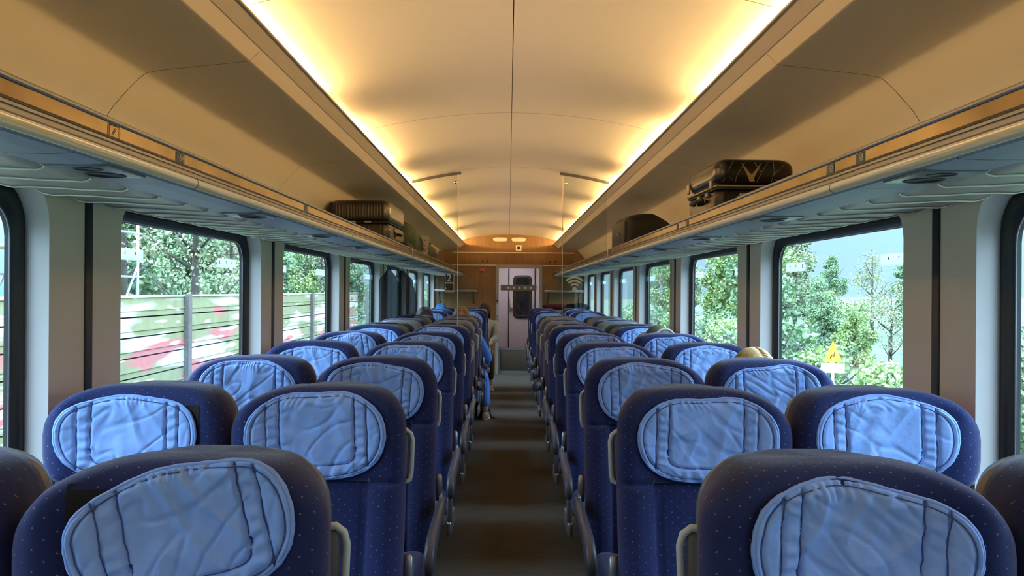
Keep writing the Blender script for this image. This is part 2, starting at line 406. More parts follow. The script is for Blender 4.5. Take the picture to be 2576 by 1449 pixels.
# ------------------------------------------------------------------ luggage racks
rack_y = [1.57+.925*k for k in range(-5, 13)]
def rack(sx_, nm):
    t = empty('luggage_rack', (0, 0, 0), 0, 'long overhead luggage rack with cream rail along the %s side' % nm, 'luggage rack', 'overhead luggage racks')
    ya, yb = Y0+.02, Y1-.02
    fl = sx_ > 0
    m_ = MB()
    joints = sorted([y-.20 for y in rack_y if ya < y-.20 < yb]+[y+.19 for y in rack_y if ya < y+.19 < yb])
    ed = [ya]+joints+[yb]
    for a, b in zip(ed, ed[1:]):
        m_.grid([[(x*sx_, y, z) for x, z in ((.806, Z+.250), (.812, Z+.2465), (.86, Z+.2445), (.94, Z+.2455), (.944, Z+.249))] for y in (a+.0015, b-.0015)], False, False)
    m_.build('under_panel', 'rackgrey', t)
    m_ = MB(); m_.box(min(.806*sx_, 1.335*sx_), max(.806*sx_, 1.335*sx_), ya, yb, Z+.299, Z+.304)
    m_.box(min(.80*sx_, .95*sx_), max(.80*sx_, .95*sx_), ya, yb, Z+.252, Z+.258); m_.build('shelf', 'rackgrey', t)
    # ribbed panel
    n = int((yb-ya)/.168)
    rows = []
    xs = [.944, .949, .954, .960, .968, .978, .99, 1.02, 1.08, 1.15, 1.22, 1.27, 1.30, 1.325, 1.338]
    phs = [0, .08, .18, .30, .44, .58, .72, .86, .94, .965]
    for j in range(n*10+1):
        y = ya+(j//10+phs[j % 10])*.168; ph = phs[j % 10]
        bulge = math.sin(ph/.94*PI/2)**.9+(.10 if .9 < ph < .95 else 0) if ph < .95 else .25
        row = []
        for x in xs:
            a = max(0, min(1, (x-.946)/.032)); a = a*a*(3-2*a)
            e_ = max(0, (x-1.26)/.078); dz = -(.011+.025*sstep(.95, 1.15, x))*bulge*a*(1-.6*e_*e_)
            yy = y+.05*((x-.944)/.39)**2
            row.append((x*sx_, min(yb, yy), Z+.2495+.048*sstep(.90, 1.20, x)-.048*sstep(.90, 1.20, .944)+dz))
        rows.append(row)
    m_ = MB(); m_.grid(rows); m_.build('ribbed_panel', 'rib', t)
    m_ = MB()  # pale beads paint the bright line of light along each rib
    for q in range(n):
        r_ = rows[q*10+8]; pts = [(p[0], p[1], p[2]-.0015) for p in r_]
        if pts[0][1] > .5 and pts[0][1] < yb-.1: m_.tube([(pts[1][0], pts[1][1]-.03, pts[1][2]), (pts[2][0], pts[2][1]-.012, pts[2][2]-.001)]+pts[3:], .0026, 5)
    tag(m_.build('rib_edge_glint', 'ribglint', t), 'pale rims painted in for the bright lit edges of the ribs')
    m_ = MB(); m_.loft([[((.802+.0125*math.cos(a))*sx_, y, Z+.262+.0125*math.sin(a)) for a in (2*PI*q/14 for q in range(14))] for y in (ya, yb)]); m_.build('rail', 'rail', t)
    for q in range(9):
        y = 1.22+PITCH*q-1.2
        c_ = MB(); c_.loft([[((.802+.0131*math.cos(a))*sx_, yy, Z+.262+.0131*math.sin(a)) for a in (2*PI*i/12 for i in range(12))] for yy in (y-.002, y+.002)]); c_.build('rail_joint', 'insert', t)
    m_ = MB(); prof(m_, [(.799, Z+.273), (.796, Z+.276), (.796, Z+.282), (.800, Z+.2835), (.800, Z+.286), (.796, Z+.287), (.796, Z+.292), (.80, Z+.295), (.806, Z+.295), (.806, Z+.27)], (ya, yb), sx_, False); m_.build('rail_profile', 'alu', t)
    m_ = MB()
    ge = [ya]+[1.0+PITCH*q for q in range(-2, 7) if ya < 1.0+PITCH*q < yb]+[yb]
    for a, b in zip(ge, ge[1:]): m_.box(min(.801*sx_, .805*sx_), max(.801*sx_, .805*sx_), a+.001, b-.001, Z+.294, Z+.327)
    m_.build('glass_edge', 'smoke', t)
    m_ = MB(); m_.box(min(.7985*sx_, .802*sx_), max(.7985*sx_, .802*sx_), ya, yb, Z+.2945, Z+.2995); m_.build('black_band', 'black', t)  # plain black strip along the foot of the glass edge
    m_ = MB(); prof(m_, [(.806, Z+.326), (.798, Z+.326), (.7965, Z+.329), (.7965, Z+.333), (.799, Z+.336), (.806, Z+.336), (.809, Z+.333), (.806, Z+.326)], (ya, yb), sx_, False); m_.build('top_rail', 'alu', t)
    b_ = MB(); b_.tube([(.794*sx_, 6.02, Z+.249), (.785*sx_, 6.02, Z+.262), (.786*sx_, 6.02, Z+.30), (.792*sx_, 6.02, Z+.337)], .006, 8); b_.build('rack_bracket', 'rail', t)
    # reading light modules
    for y in rack_y:
        if y < .3 or y > 12.6: continue
        mo = MB(); mo.rbox((.877*sx_, y, Z+.2445), (.128, .160, .006), .0015, 2); ob_ = mo.build('reading_light', 'rackmod', t)
        l1 = MB()
        for cx, cy, ra, rb in ((.878, .034, .042, .042),):
            l1.loft([[((cx+ra*k*math.cos(a))*sx_, y+cy+rb*k*math.sin(a), Z+.2410+dz) for a in (2*PI*i/18 for i in range(18))] for k, dz in ((1., .0), (.9, -.001), (.8, .001))])
        l1.build('lens', 'darkhole', ob_)
        l2 = MB(); l2.loft([[((.872+.030*k*math.cos(a))*sx_, y-.045+.026*k*math.sin(a), Z+.2410+dz) for a in (2*PI*i/18 for i in range(18))] for k, dz in ((1., .0), (.9, -.001), (.8, .001))]); l2.build('switch', 'black', ob_)
    # seat numbers etched on the edge
    nums = {-1: [(1.79, '54', .022), (2.9, '64', .018)], 1: [(1.73, '58', .022), (1.89, '52', .022), (3.4, '62', .018), (3.6, '66', .018)]}[sx_]
    for y, s_, sz in nums:
        rz = R(90) if sx_ < 0 else R(-90)
        nb = MB(); nb.box(-.0006, .0006, -.022, .022, -.013, .013)
        no = nb.build('number_plate', 'insert', t, loc=(.8005*sx_, y, Z+.3105))
        if y > 2.5: continue
        text(s_, sz, 'shade', no, (-.0012*sx_, .006 if sx_ < 0 else -.006, 0), (R(90), 0, rz))
        text('I', sz*.6, 'shade', no, (-.0012*sx_, -.013 if sx_ < 0 else .013, 0), (R(90), 0, rz))
    if sx_ < 0:
        ic = MB(); fr_ = [(-.8*1.0, 0, 0)]
        rr_ = [(y_, z_) for y_, z_ in rrect(.020, -.0125, .0125, .004, 2)]
        ic.tube([(-.7995, 1.49+a, Z+.3105+b) for a, b in rr_], .0007, 4, True)
        ic.tube([(-.7995, 1.485, Z+.303), (-.7995, 1.492, Z+.312), (-.7995, 1.497, Z+.318)], .0009, 4); ic.build('pictogram', 'black', t)
    return t
M['rackmod'] = mat('light_module', (.13, .16, .16), .3, var=.08, vscale=30)
M['ribglint'] = mat('rib_glint_paint', (.80, .80, .74), .4, var=.02)  # pale colour stands in for light catching the ribs
rack(-1, 'left'); rack(1, 'right')

# ------------------------------------------------------------------ end wall, door, vestibule
YE = Y1
DX0, DX1, DT = -.24, .59, 1.955
mb = MB()
top = [(x/20*1.0, ceil_z(x/20)) for x in range(-20, 21)]
def wallpoly(y, x0, x1, z0, z1): mb.box(x0, x1, y, y+.05, z0, z1)
wallpoly(YE, -1.40, DX0, 0, DT); wallpoly(YE, DX1, 1.40, 0, DT); wallpoly(YE, -1.40, 1.40, DT, 2.6)
struct('wall_end', mb, 'wood', label='beech veneer end wall around the vestibule door')
mb = MB(); mb.box(-1.42, 1.42, Y0-.06, Y0, 0, 2.6); struct('wall_rear', mb, 'wood', label='veneer wall behind the camera')
def trimbar(name, x0, x1, z, h, m='alu', lab=''):
    b = MB(); b.rbox(((x0+x1)/2, YE-.006, z), (x1-x0, .014, h), .004, 2); return struct(name, b, m, label=lab)
trimbar('trim_31', -1.02, 1.16, Z+.668, .022, 'shade', 'pale horizontal strip high on the end wall')
trimbar('trim_32', -1.02, DX0-.002, Z+.445, .020, 'shade', 'pale strip level with the door head, left of it')
trimbar('trim_33', DX1+.002, 1.12, Z+.440, .020, 'shade', 'pale strip level with the door head, right of it')
t = empty('door_1', ((DX0+DX1)/2, YE, 0), 0, 'sliding glass vestibule door in a metal frame', 'door', kind='structure')
b = MB(); hw = (DX1-DX0)/2
b.box(-hw, -hw+.055, -.02, .05, 0, DT); b.box(hw-.055, hw, -.02, .05, 0, DT); b.box(-hw+.055, hw-.055, -.02, .05, DT-.065, DT); b.build('door_frame', 'doorframe', t)
b = MB(); b.box(-hw+.055, hw-.055, .015, .045, .0, .06); b.box(-hw+.055, hw-.055, .015, .045, .43, .47); b.box(-hw+.055, -hw+.085, .015, .045, .06, .43); b.box(hw-.085, hw-.055, .015, .045, .06, .43); b.build('door_rail', 'insert', t)
b = MB(); b.rbox((0, .03, .245), (2*hw-.17, .02, .37), .005, 2); b.build('kick_panel', 'kick', t)
b = MB(); b.box(-hw+.055, hw-.055, .027, .033, .47, DT-.065); b.build('door_pane', 'pglass', t)
b = MB(); b.box(-hw+.09+.0, hw-.10, .018, .026, Z-.005, Z+.095); db = b.build('warning_band', 'insert', t)
for q in range(5):
    b = MB(); b.box(-.015, .015, -.004, 0, -.018, .018); b.build('band_mark', 'shade', db, loc=(-.20+.105*q, .017, Z+.045))
text('2', .05, 'shade', db, (-.155, .014, Z+.045), (R(90), 0, 0))
b = MB(); b.rbox((-hw+.035, -.04, Z-.35), (.03, .03, .20), .012, 3); b.build('door_handle', 'handle', t)
b = MB(); b.rbox((-hw+.028, -.024, Z-.19), (.028, .012, .03), .005, 2); b.build('lock', 'black', t)
# vestibule
vb = MB(); vb.box(-1.3, 1.3, 15.0, 15.05, 0, 2.5); vb.box(-1.3, -.75, 13.4, 15.0, 0, 2.5); vb.box(.95, 1.3, 13.4, 15.0, 0, 2.5); vb.box(-1.3, 1.3, 13.4, 15.0, 2.2, 2.25)
struct('wall_vestibule', vb, 'lobby', label='pale pink vestibule walls beyond the glass door')
t = empty('vestibule_fill_lamp', (.15, 14.2, 2.195), 0, 'unseen ceiling lamp added to brighten the vestibule beyond the door', 'lamp')  # unseen source, added because the vestibule came out dark
b = MB(); b.rbox((0, 0, 0), (.50, .50, .03), .01, 2); b.build('housing', 'white', t)
b = MB(); b.box(-.22, .22, -.22, .22, -.02, -.0151); b.build('diffuser', mat('vestibule_glow', (.8, .8, .8), .5, emit=(1, .86, .94), es=13.), t)
t = empty('door_2', (.27, 15.0, 0), 0, 'outer vestibule door with a rounded black-framed window', 'door', kind='structure')
ro = rrect(.19, Z-.56, Z+.30, .09); ri = rrect(.13, Z-.50, Z+.24, .06)
b = MB(); b.grid([[(p[0], -.005, p[1]) for p in ro], [(p[0], -.03, p[1]) for p in rrect(.175, Z-.545, Z+.285, .08)], [(p[0], -.01, p[1]) for p in ri]], True, True, flip=True); b.build('window_frame', 'black', t)
b = MB(); b.v = [Vector((p[0], -.012, p[1])) for p in ri][::-1]; b.f = [tuple(range(len(ri)))]; b.sm = [False]; b.build('pane', 'darkglass', t)
b = MB(); b.box(-.285, -.262, -.02, -.002, 0, 2.2); b.box(.24, .262, -.02, -.002, 0, 2.2); b.build('door_seal', 'black', t)
b = MB(); b.rbox((-.22, -.05, Z-.26), (.05, .05, .22), .02, 3); b.build('grab_handle', 'shade', t)
b = MB(); b.box(-.70, -.60, -.02, -.002, .55, 1.75); b.build('edge_window', 'black', t)
# things on the end wall
for x in (-.165, .165):
    t = empty('vent_grille', (x, YE, Z+.905), 0, 'pale oval grille on the end wall, %s of the pair' % ('left' if x < 0 else 'right'), 'vent', 'oval grilles above the vestibule door')
    b = MB(); pts = []
    for k in range(24):
        a = 2*PI*k/24; pts.append((math.copysign(abs(math.cos(a))**.4, math.cos(a))*.128, math.copysign(abs(math.sin(a))**.8, math.sin(a))*.038))
    b.loft([[(p[0]*s_, y, p[1]*s_) for p in pts] for y, s_ in ((-.001, 1.), (-.010, .97), (-.014, .9))][::-1]); b.build('cover', 'lamp', t)
t = empty('camera_sign', (.165, YE, Z+.755), 0, 'small square sign with white border on the end wall', 'sign')
b = MB(); b.box(-.05, .05, -.004, 0, -.05, .05); b.build('border', 'shade', t)
b = MB(); b.box(-.026, .026, -.006, -.004, -.026, .026); b.build('symbol', 'black', t)
t = empty('coach_number_sign', (.13, YE, Z+.51), 0, 'small red number above the vestibule door', 'sign')
b = MB(); b.box(-.055, .095, -.003, 0, -.055, .055); b.build('plate', 'wood', t)
text('0', .085, 'red', t, (-.02, -.005, 0), (R(90), 0, 0), 'digit'); text('4', .085, 'red', t, (.055, -.005, 0), (R(90), 0, 0), 'digit')
t = empty('emergency_handle', (-.48, YE, Z+.35), 0, 'red emergency handle box on the veneer left of the door', 'emergency handle')
b = MB(); b.rbox((0, -.012, 0), (.10, .024, .06), .008, 2); b.build('housing', 'red', t)
b = MB(); b.tube([(-.03, -.03, -.012), (-.015, -.034, .012), (.015, -.034, .012), (.03, -.03, -.012)], .006, 6); b.build('grip', 'shade', t)
for i, (x, z) in enumerate(((-.485, .515), (-.385, .515), (.72, .51), (.82, .51))):
    b = MB(); b.loft([[(.014*math.cos(a), y, .014*math.sin(a)) for a in (2*PI*k/12 for k in range(12))] for y in (-.006, 0)])
    o = b.build('wall_plug', 'black', None, loc=(x, YE, Z+z)); tag(o, 'small dark round plug in the end wall beside the door head', 'plug', 'round plugs in the end wall')
# bag shelf bars on the end wall
for s_, x0, x1 in ((-1, -1.30, -.56), (1, .62, 1.30)):
    t = empty('wall_shelf', ((x0+x1)/2, YE, Z-.02), 0, 'narrow metal shelf on brackets, end wall %s of the door' % ('left' if s_ < 0 else 'right'), 'shelf', 'narrow shelves on the end wall')
    L = x1-x0
    b = MB(); b.rbox((0, -.16, 0), (L, .30, .022), .006, 2); b.build('shelf_board', 'rackgrey', t)
    b = MB(); b.tube([(-L/2, -.31, .012), (L/2, -.31, .012)], .012, 8); b.build('front_bar', 'steel', t)
    for q in (-.8, .8):
        b = MB(); b.tube([(q*L/2, -.005, -.22), (q*L/2, -.29, -.01)], .010, 6); b.build('bracket', 'dark', t)

# ------------------------------------------------------------------ glass partitions
YP = 6.115
def partition(sx_, nm):
    t = empty('glass_partition', (0, YP, 0), 0, 'clear glass partition pane on the %s of the aisle, edge trimmed in metal' % nm, 'partition', 'glass partitions either side of the aisle')
    pts = [(.430, .95), (.430, ceil_z(.43)-.01)]+[(x, ceil_z(x)-.01) for x in (.5, .6, .7, .79)]+[(.79, .95)]
    b = MB(); f = [(p[0]*sx_, 0, p[1]) for p in pts]; n = len(f)
    b.v = [Vector((p[0], -.003, p[2])) for p in f]+[Vector((p[0], .003, p[2])) for p in f]
    b.f = [tuple(range(n)), tuple(range(2*n-1, n-1, -1))]+[(i, (i+1) % n, n+(i+1) % n, n+i) for i in range(n)]; b.sm = [False]*len(b.f)
    b.build('pane', 'pglass', t)
    b = MB(); x0, x1 = sorted((.792*sx_, 1.325*sx_)); b.box(x0, x1, -.003, .003, .95, Z+.235); b.build('side_pane', 'pglass', t)
    b = MB(); b.rbox((.4285*sx_, 0, (.95+ceil_z(.43))/2), (.004, .012, ceil_z(.43)-.95-.012), .0015, 2); b.build('edge_strip', 'rail', t)
    xs = [.405+.02*k for k in range(21)]
    b = MB(); b.loft([[(x*sx_, y, ceil_z(x)-.002+z) for y, z in ((-.012, 0), (.012, 0), (.010, -.020), (-.010, -.020))] for x in xs], sm=False); b.build('ceiling_channel', 'dark', t)
    b = MB(); b.loft([[(.012*math.cos(a)+.452*sx_, y, Z+.88+.012*math.sin(a)) for a in (2*PI*k/12 for k in range(12))] for y in (-.006, -.003)]); b.build('glass_stud', 'chrome', t)
    return t
pl_, pr_ = partition(-1, 'left'), partition(1, 'right')
def sign_plate(nm, lab, x, z, w_, h_):
    t = empty(nm, (x, YP-.0035, z), 0, lab, 'sign')
    b = MB(); b.box(-w_/2, w_/2, -.002, 0, -h_/2, h_/2); b.build('border', 'shade', t)
    b = MB(); b.box(-w_/2+.004, w_/2-.004, -.003, -.002, -h_/2+.004, h_/2-.004); b.build('field', 'black', t)
    return t
t = sign_plate('class_sign', 'black square sign with a large white 2 on the glass partition', -.494, Z+.094, .074, .074)
text('2', .088, 'shade', t, (-.004, -.0036, 0), (R(90), 0, 0), 'digit')
t = sign_plate('no_smoking_sign', 'black no-smoking pictogram below the white 2', -.494, Z+.018, .074, .074)
b = MB(); b.box(-.030, .030, -.004, -.003, -.030, -.022); b.box(-.032, -.027, -.004, -.003, -.014, .0); b.build('cigarette', 'shade', t)
b = MB(); b.tube([(-.018, -.004, -.018), (.028, -.004, .028)], .0022, 4); b.build('slash', 'red', t)
t = empty('wifi_sign', (.528, YP-.0035, Z+.0), 0, 'white wireless network symbol stuck on the glass partition', 'sign')
b = MB(); b.loft([[(.019*math.cos(a), y, .010+.019*math.sin(a)) for a in (2*PI*k/24 for k in range(24))] for y in (-.0015, 0)], sm=False); b.build('dot', 'shade', t)
for r0, r1 in ((.036, .052), (.063, .079), (.090, .106)):
    b = MB(); rows = []
    for k in range(17):
        a = R(45+90*k/16); rows.append([(r0*math.cos(a), -.0015, .010+r0*math.sin(a)), (r1*math.cos(a), -.0015, .010+r1*math.sin(a))])
    b.grid(rows, False, False); b.build('arc', 'shade', t)

# ------------------------------------------------------------------ seats
TOP = 1.215
def lean(z): return -(1.0-z)*.17 if z < 1.0 else 0.
def xedge(z, hw, inset=0.):
    """window-side (bulging) and aisle-side edges at height z"""
    a = hw-inset; tp = TOP-inset*.15
    lo = a-.050; t = sstep(.86, 1.02, z); xl = -(lo+.075*t)
    if z > 1.085: u = min(1, (z-1.085)/(tp-1.085)); xl = -(a+.025-.180*(1-math.sqrt(max(0, 1-u*u))))
    xr = a
    if z > tp-.105: u = min(1, (z-(tp-.105))/.105); xr = a-.10*(1-math.sqrt(max(0, 1-u*u)))
    return xl, xr
def yfront(x, z, hw):
    xc = x
    if z > .955:
        y = .030*(1-min(1, abs(xc)/.20)**2.2)
        y += -.010*math.exp(-((xc+hw-.05)/.05)**2)
        y += .012*sstep(1.12, .96, z)*0
    else:
        y = .014+lean(z)
        y += .030*sstep(.155, .120, abs(xc))-.016*math.exp(-((abs(xc)-.185)/.035)**2)
        y += .010*math.exp(-((abs(xc)-.128)/.007)**2)
        y -= .018*math.exp(-((z-.62)/.14)**2)
    y += .013*math.exp(-((z-.957)/.006)**2)
    return y
def seat_rows():
    zs = [.40, .46, .52, .58, .64, .70, .76, .82, .87, .91, .935, .947, .953, .957, .961, .968, .98, 1.0, 1.03, 1.06, 1.085, 1.11]
    n = 12
    zs += [TOP-.105+.105*math.sin(PI/2*k/n) for k in range(1, n+1)]
    return zs
def make_back(hw):
    mb = MB(); rings = []
    for z in seat_rows():
        xl, xr = xedge(z, hw); xc = (xl+xr)/2; a = (xr-xl)/2; r = min(.05, a*.4)
        tt = max(0, (z-(TOP-.045))/.045); rd = .05*(1-math.sqrt(max(0, 1-tt*tt)))
        crown = .006*sstep(TOP-.07, TOP, z)
        yb = .200+lean(z)-rd*.6; fr = []
        n = 34
        for k in range(n+1):
            s = -1+2*k/n; x = xc+a*s*(1 if abs(s) < .8 else 1)
            kk = max(0, (abs(s)*a-(a-r))/r); y = yfront(x, z, hw)+.048*(1-math.sqrt(max(0, 1-kk*kk)))+rd
            fr.append(Vector((x, y, z+crown*(1-(2*x/.45)**2))))
        bk = []
        yf_r = fr[-1].y; yf_l = fr[0].y
        for (yy, ins) in ((.35, .008), (.7, .022), (1.0, .040)):
            bk.append(Vector((xr-ins, yf_r+(yb-yf_r)*yy, z)))
        for k in range(1, 6): bk.append(Vector((xr-.05+(xl-xr+.10)*k/6, yb+.004, z+crown)))
        for (yy, ins) in ((1.0, .040), (.7, .022), (.35, .008)):
            bk.append(Vector((xl+ins, yf_l+(yb-yf_l)*yy, z)))
        rings.append(fr+bk)
    last = rings[-1]; c = sum(last, Vector())/len(last)
    for k in (.8, .5, .2): rings.append([c+(p-c)*k+Vector((0, 0, .0035*(1-k))) for p in last])
    mb.loft(rings); return mb
def make_shell(hw):
    mb = MB(); rings = []
    zs = [.30, .36, .42, .5, .6, .7, .8, .9, 1.0, 1.08]+[TOP-.006-.105+.105*math.sin(PI/2*k/10) for k in range(0, 11)]
    for z in zs:
        xl, xr = xedge(z, hw, .030); tt = max(0, (z-(TOP-.055))/.055); rd = .05*(1-math.sqrt(max(0, 1-tt*tt)))
        y0 = .17+lean(z); y1 = .238+lean(z)-rd
        xc = (xl+xr)/2; a = (xr-xl)/2; ring = []
        for k in range(19):
            s = 1-2*k/18; rr = min(.045, a*.5); kk = max(0, (abs(s)*a-(a-rr))/rr)
            ring.append(Vector((xc+a*s, y1-.04*(1-math.sqrt(max(0, 1-kk*kk)))+.006*(1-s*s), z)))
        ring += [Vector((xl, y0+.005, z)), Vector((xl+.01, y0, z)), Vector((xr-.01, y0, z)), Vector((xr, y0+.005, z))]
        rings.append(ring[::-1])
    last = rings[-1]; c = sum(last, Vector())/len(last)
    for k in (.7, .3): rings.append([c+(p-c)*k+Vector((0, 0, .002*(1-k))) for p in last])
    mb.loft(rings); return mb
# quilted cover: outline and surface
def cover_pt(u, v, seed, a=.192, b=.118):
    """u, v in -1..1 on the disc square"""
    m = max(abs(u), abs(v))
    if m < 1e-6: return 0., 0., 0.
    th = math.atan2(v, u); n = 2.7
    rr = (abs(math.cos(th))**n+abs(math.sin(th))**n)**(-1/n)
    x = a*rr*math.cos(th)*m; z = b*rr*math.sin(th)*m
    if z < 0: x *= 1+.10*z/b
    if z > 0: z *= 1+.05*math.sin(x*9+seed)+.03*math.sin(x*31+seed*3)
    return x, z, m
def cover_h(x, z, m, seed):
    h = .010
    d = .0
    q = Vector((x*16+seed*3.1, z*13, seed))
    w1 = noise.noise(Vector((x*14+z*10+seed*5, (z-x*.6)*5, seed*2))); w2 = noise.noise(Vector(((x*.8-z)*17+seed, (z+x)*6, seed*4)))
    h += .0050*noise.noise(q)+(.0085*max(0, .34-abs(w1))/.34*.8-.0035*sstep(.16, .0, abs(w2)))*(1 if abs(x) < .10 else .5)
    h += .0030*math.sin((x*1.0+.3*noise.noise(q*.5))*150)*sstep(.075, .11, z)*sstep(.115, .06, abs(x))
    h += .0022*math.sin((x+.02*noise.noise(q))*170)*sstep(-.078, -.095, z)
    h += .0016*math.sin((z+.015*noise.noise(q))*230)*sstep(.10, .115, abs(x))*sstep(.15, .125, abs(x))
    for xs_ in (.105, .140):
        g = math.exp(-((abs(x)-xs_)/.0042)**2)
        if xs_ < .12 and z < -.045: g *= .0
        h -= .008*g
    # U shaped inner seam
    if z < -.03:
        e = ((x/.105)**4+((z+.03)/.05)**4)**.25
        h -= .006*math.exp(-((e-1)/.06)**2)
    h -= .005*math.exp(-((m-.93)/.026)**2)
    h *= math.sqrt(max(0, 1-max(0, (m-.93)/.07)**2))*.9+.1
    return h
def make_cover(seed, hw, x0):
    nu, nv = 112, 66; mb = MB(); rows = []
    z0 = 1.083
    for j in range(nv+1):
        row = []
        for i in range(nu+1):
            u = -1+2*i/nu; v = -1+2*j/nv; x, z, m = cover_pt(u, v, seed)
            X = x0+x; y = yfront(X, max(.972, min(z0+z, TOP-.001)), hw)
            # follow the rounding of the head bolster edges and top
            tt = max(0, (z0+z-(TOP-.045))/.045); y += .05*(1-math.sqrt(max(0, 1-min(1, tt)**2)))
            y -= .004+cover_h(x, z, m, seed)
            row.append((x, y, z))
        rows.append(row)
    mb.grid(rows, False, True)
    edge = []
    for k in range(72):
        th = 2*PI*k/72; c_, s_ = math.cos(th), math.sin(th); mm = max(abs(c_), abs(s_)); x, z, m = cover_pt(c_/mm, s_/mm, seed)
        y = yfront(x0+x, max(.972, min(z0+z, TOP-.001)), hw)
        tt = max(0, (z0+z-(TOP-.045))/.045); y += .05*(1-math.sqrt(max(0, 1-min(1, tt)**2)))
        edge.append((x, y-.006, z))
    pip = MB(); pip.tube(edge, [.0042*(1+.16*math.sin(k*2.3+seed)) for k in range(72)], 6, True)
    st = MB()
    def onsurf(x, z, lift=.0012, mm_=.5):
        X = x0+x; y = yfront(X, max(.972, min(z0+z, TOP-.001)), hw); tt = max(0, (z0+z-(TOP-.045))/.045); y += .05*(1-math.sqrt(max(0, 1-min(1, tt)**2)))
        return (x, y-.004-cover_h(x, z, mm_, seed)-lift, z)
    for sg in (-1, 1):
        st.tube([onsurf(sg*.140+.002*math.sin(k+seed), -.088+.180*k/12) for k in range(13)], .0013, 5)
        st.tube([onsurf(sg*.105+.0015*math.sin(k*1.4+seed), -.035+.138*k/12) for k in range(13)], .0013, 5)
    U = []
    for k in range(25):
        a = PI+PI*k/24; c_, s_ = math.cos(a), math.sin(a); rr = (abs(c_)**4+abs(s_)**4)**(-.25); U.append(onsurf(.105*rr*c_, -.03+.05*rr*s_))
    st.tube(U, .0013, 5)
    inn = []
    for k in range(60):
        th = 2*PI*k/60; c_, s_ = math.cos(th), math.sin(th); mm = max(abs(c_), abs(s_)); x, z, m = cover_pt(c_/mm*.93, s_/mm*.93, seed); inn.append(onsurf(x, z, .0020, .93))
    st.tube(inn, .0012, 5, True)
    return mb, pip, st
def patch(hw, xo, zo, ax, az):
    vc = MB(); rows = []
    for j in range(13):
        row = []
        for i in range(19):
            x = xo-ax+2*ax*i/18; z = zo-az+2*az*j/12; tt = max(0, (1.085+z-(TOP-.045))/.045); y = yfront(x, max(.972, min(1.085+z, TOP-.002)), hw)+.05*(1-math.sqrt(max(0, 1-min(1, tt)**2)))-.0010; row.append((x, y, z))
        rows.append(row)
    vc.grid(rows); return vc
def make_seat(kind, m, seeds):
    """kind aisle/window; m=1: aisle edge at +x. Parts are shared by copies"""
    hw = .2375 if kind == 'aisle' else .252
    t = empty('train_seat', (0, 0, 0))
    bk = make_back(hw); bo = bk.build('backrest', 'fabric', t, m)
    sh = make_shell(hw).build('back_shell', 'shell', t, m)
    cu = MB()
    def cf(p):
        q = Vector(p); q.z += .02*sstep(.05, .25, abs(p.x))*(1 if p.z > 0 else 0); q.z -= .015*(1 if p.z > 0 else 0)*sstep(.1, .26, -p.y); return q
    cu.rbox((-.005, -.335, .415), (2*hw-.03, .50, .13), .05, 5, cf, 8, 1); cu.build('seat_cushion', 'fabric', t, m)
    fr = MB(); fr.rbox((0, -.22, .335), (2*hw-.08, .50, .035), .01, 2)
    for yy in (-.40, -.02): fr.rbox((-.02, yy, .165), (.045, .05, .33), .01, 2); fr.rbox((-.02, yy, .012), (.10, .12, .024), .008, 2)
    fr.rbox((-.02, -.21, .05), (.03, .40, .03), .008, 2)
    fr.build('base_frame', 'dark', t, m)
    patch(hw, 0, 0, .125, .072).build('velcro_patch', 'velcro', t, m, loc=(0, 0, 1.085))
    cb, cp_, cs = make_cover(seeds, hw, -.012)
    co = cb.build('headrest_cover', 'mat', t, m, loc=(-.012*m, 0, 1.083)); cp_.build('piping', 'piping', co, m); cs.build('stitching', 'thread', co, m)
    if kind == 'aisle':
        h = MB(); z0, z1 = .915, 1.076
        h.tube([(hw-.045, .188, z1-.004), (hw-.020, .190, z1-.002), (hw-.006, .192, z1-.014), (hw-.001, .193, z1-.034), (hw-.004, .190, z0+.03), (hw-.008, .188, z0+.008), (hw-.022, .184, z0+.002), (hw-.05, .180, z0+.004)], .0075, 8)
        ho = h.build('grab_handle', 'handle', t, m)
        i_ = MB(); i_.rbox((hw-.034, .196, (z0+z1)/2), (.040, .018, z1-z0-.022), .006, 2); i_.build('grip_recess', 'insert', ho, m)
    # armrest
    ax = hw+.030 if kind == 'aisle' else hw+.012
    if True:
        a_ = MB(); wd = .021 if kind == 'aisle' else .018; rings = []
        for (y, zc, hh, ww) in ((-.545, .575, .012, .5), (-.538, .580, .030, .8), (-.52, .590, .042, .95), (-.48, .612, .040, 1.0), (-.40, .632, .026, 1.0), (-.28, .642, .020, .95), (-.14, .648, .019, .85), (-.04, .655, .019, .75), (.0, .66, .012, .5)):
            rings.append([(ax+wd*ww*math.copysign(abs(math.cos(a))**.7, math.cos(a)), y, zc+hh*math.copysign(abs(math.sin(a))**.8, math.sin(a))) for a in (2*PI*k/16 for k in range(16))][::-1])
        a_.loft(rings); ao = a_.build('armrest', 'arm', t, m)
        b_ = MB(); b_.loft([[(ax-.006+x_*.7, .02+.018*math.cos(a)*s_, .70+.055*math.sin(a)*s_) for a in (2*PI*k/16 for k in range(16))] for x_, s_ in ((-.035, 1), (-.006, 1), (.0, .85), (.003, .5))]); b_.build('hinge_cap', 'steel', ao, m)
        b_ = MB(); b_.rbox((ax-.002, -.06, .66), (.012, .045, .07), .005, 2); b_.build('upper_bracket', 'steel', ao, m)
        b_ = MB(); b_.rbox((ax-.004, -.50, .50), (.024, .030, .13), .008, 3); b_.build('lower_bracket', 'steel', ao, m)
        b_ = MB(); b_.rbox((ax-.008, -.38, .40), (.022, .26, .07), .01, 3); b_.build('side_plate', 'alu' if kind == 'aisle' else 'dark', ao, m)
    return t
protos = {}
for kind in ('aisle', 'window'):
    for m in (1, -1):
        for sd in range(2):
            protos[(kind, m, sd)] = [make_seat(kind, m, 1.3+sd*2.9+m*.7+(3 if kind == 'aisle' else 0)), False]
XA, XWN = .5375, 1.052
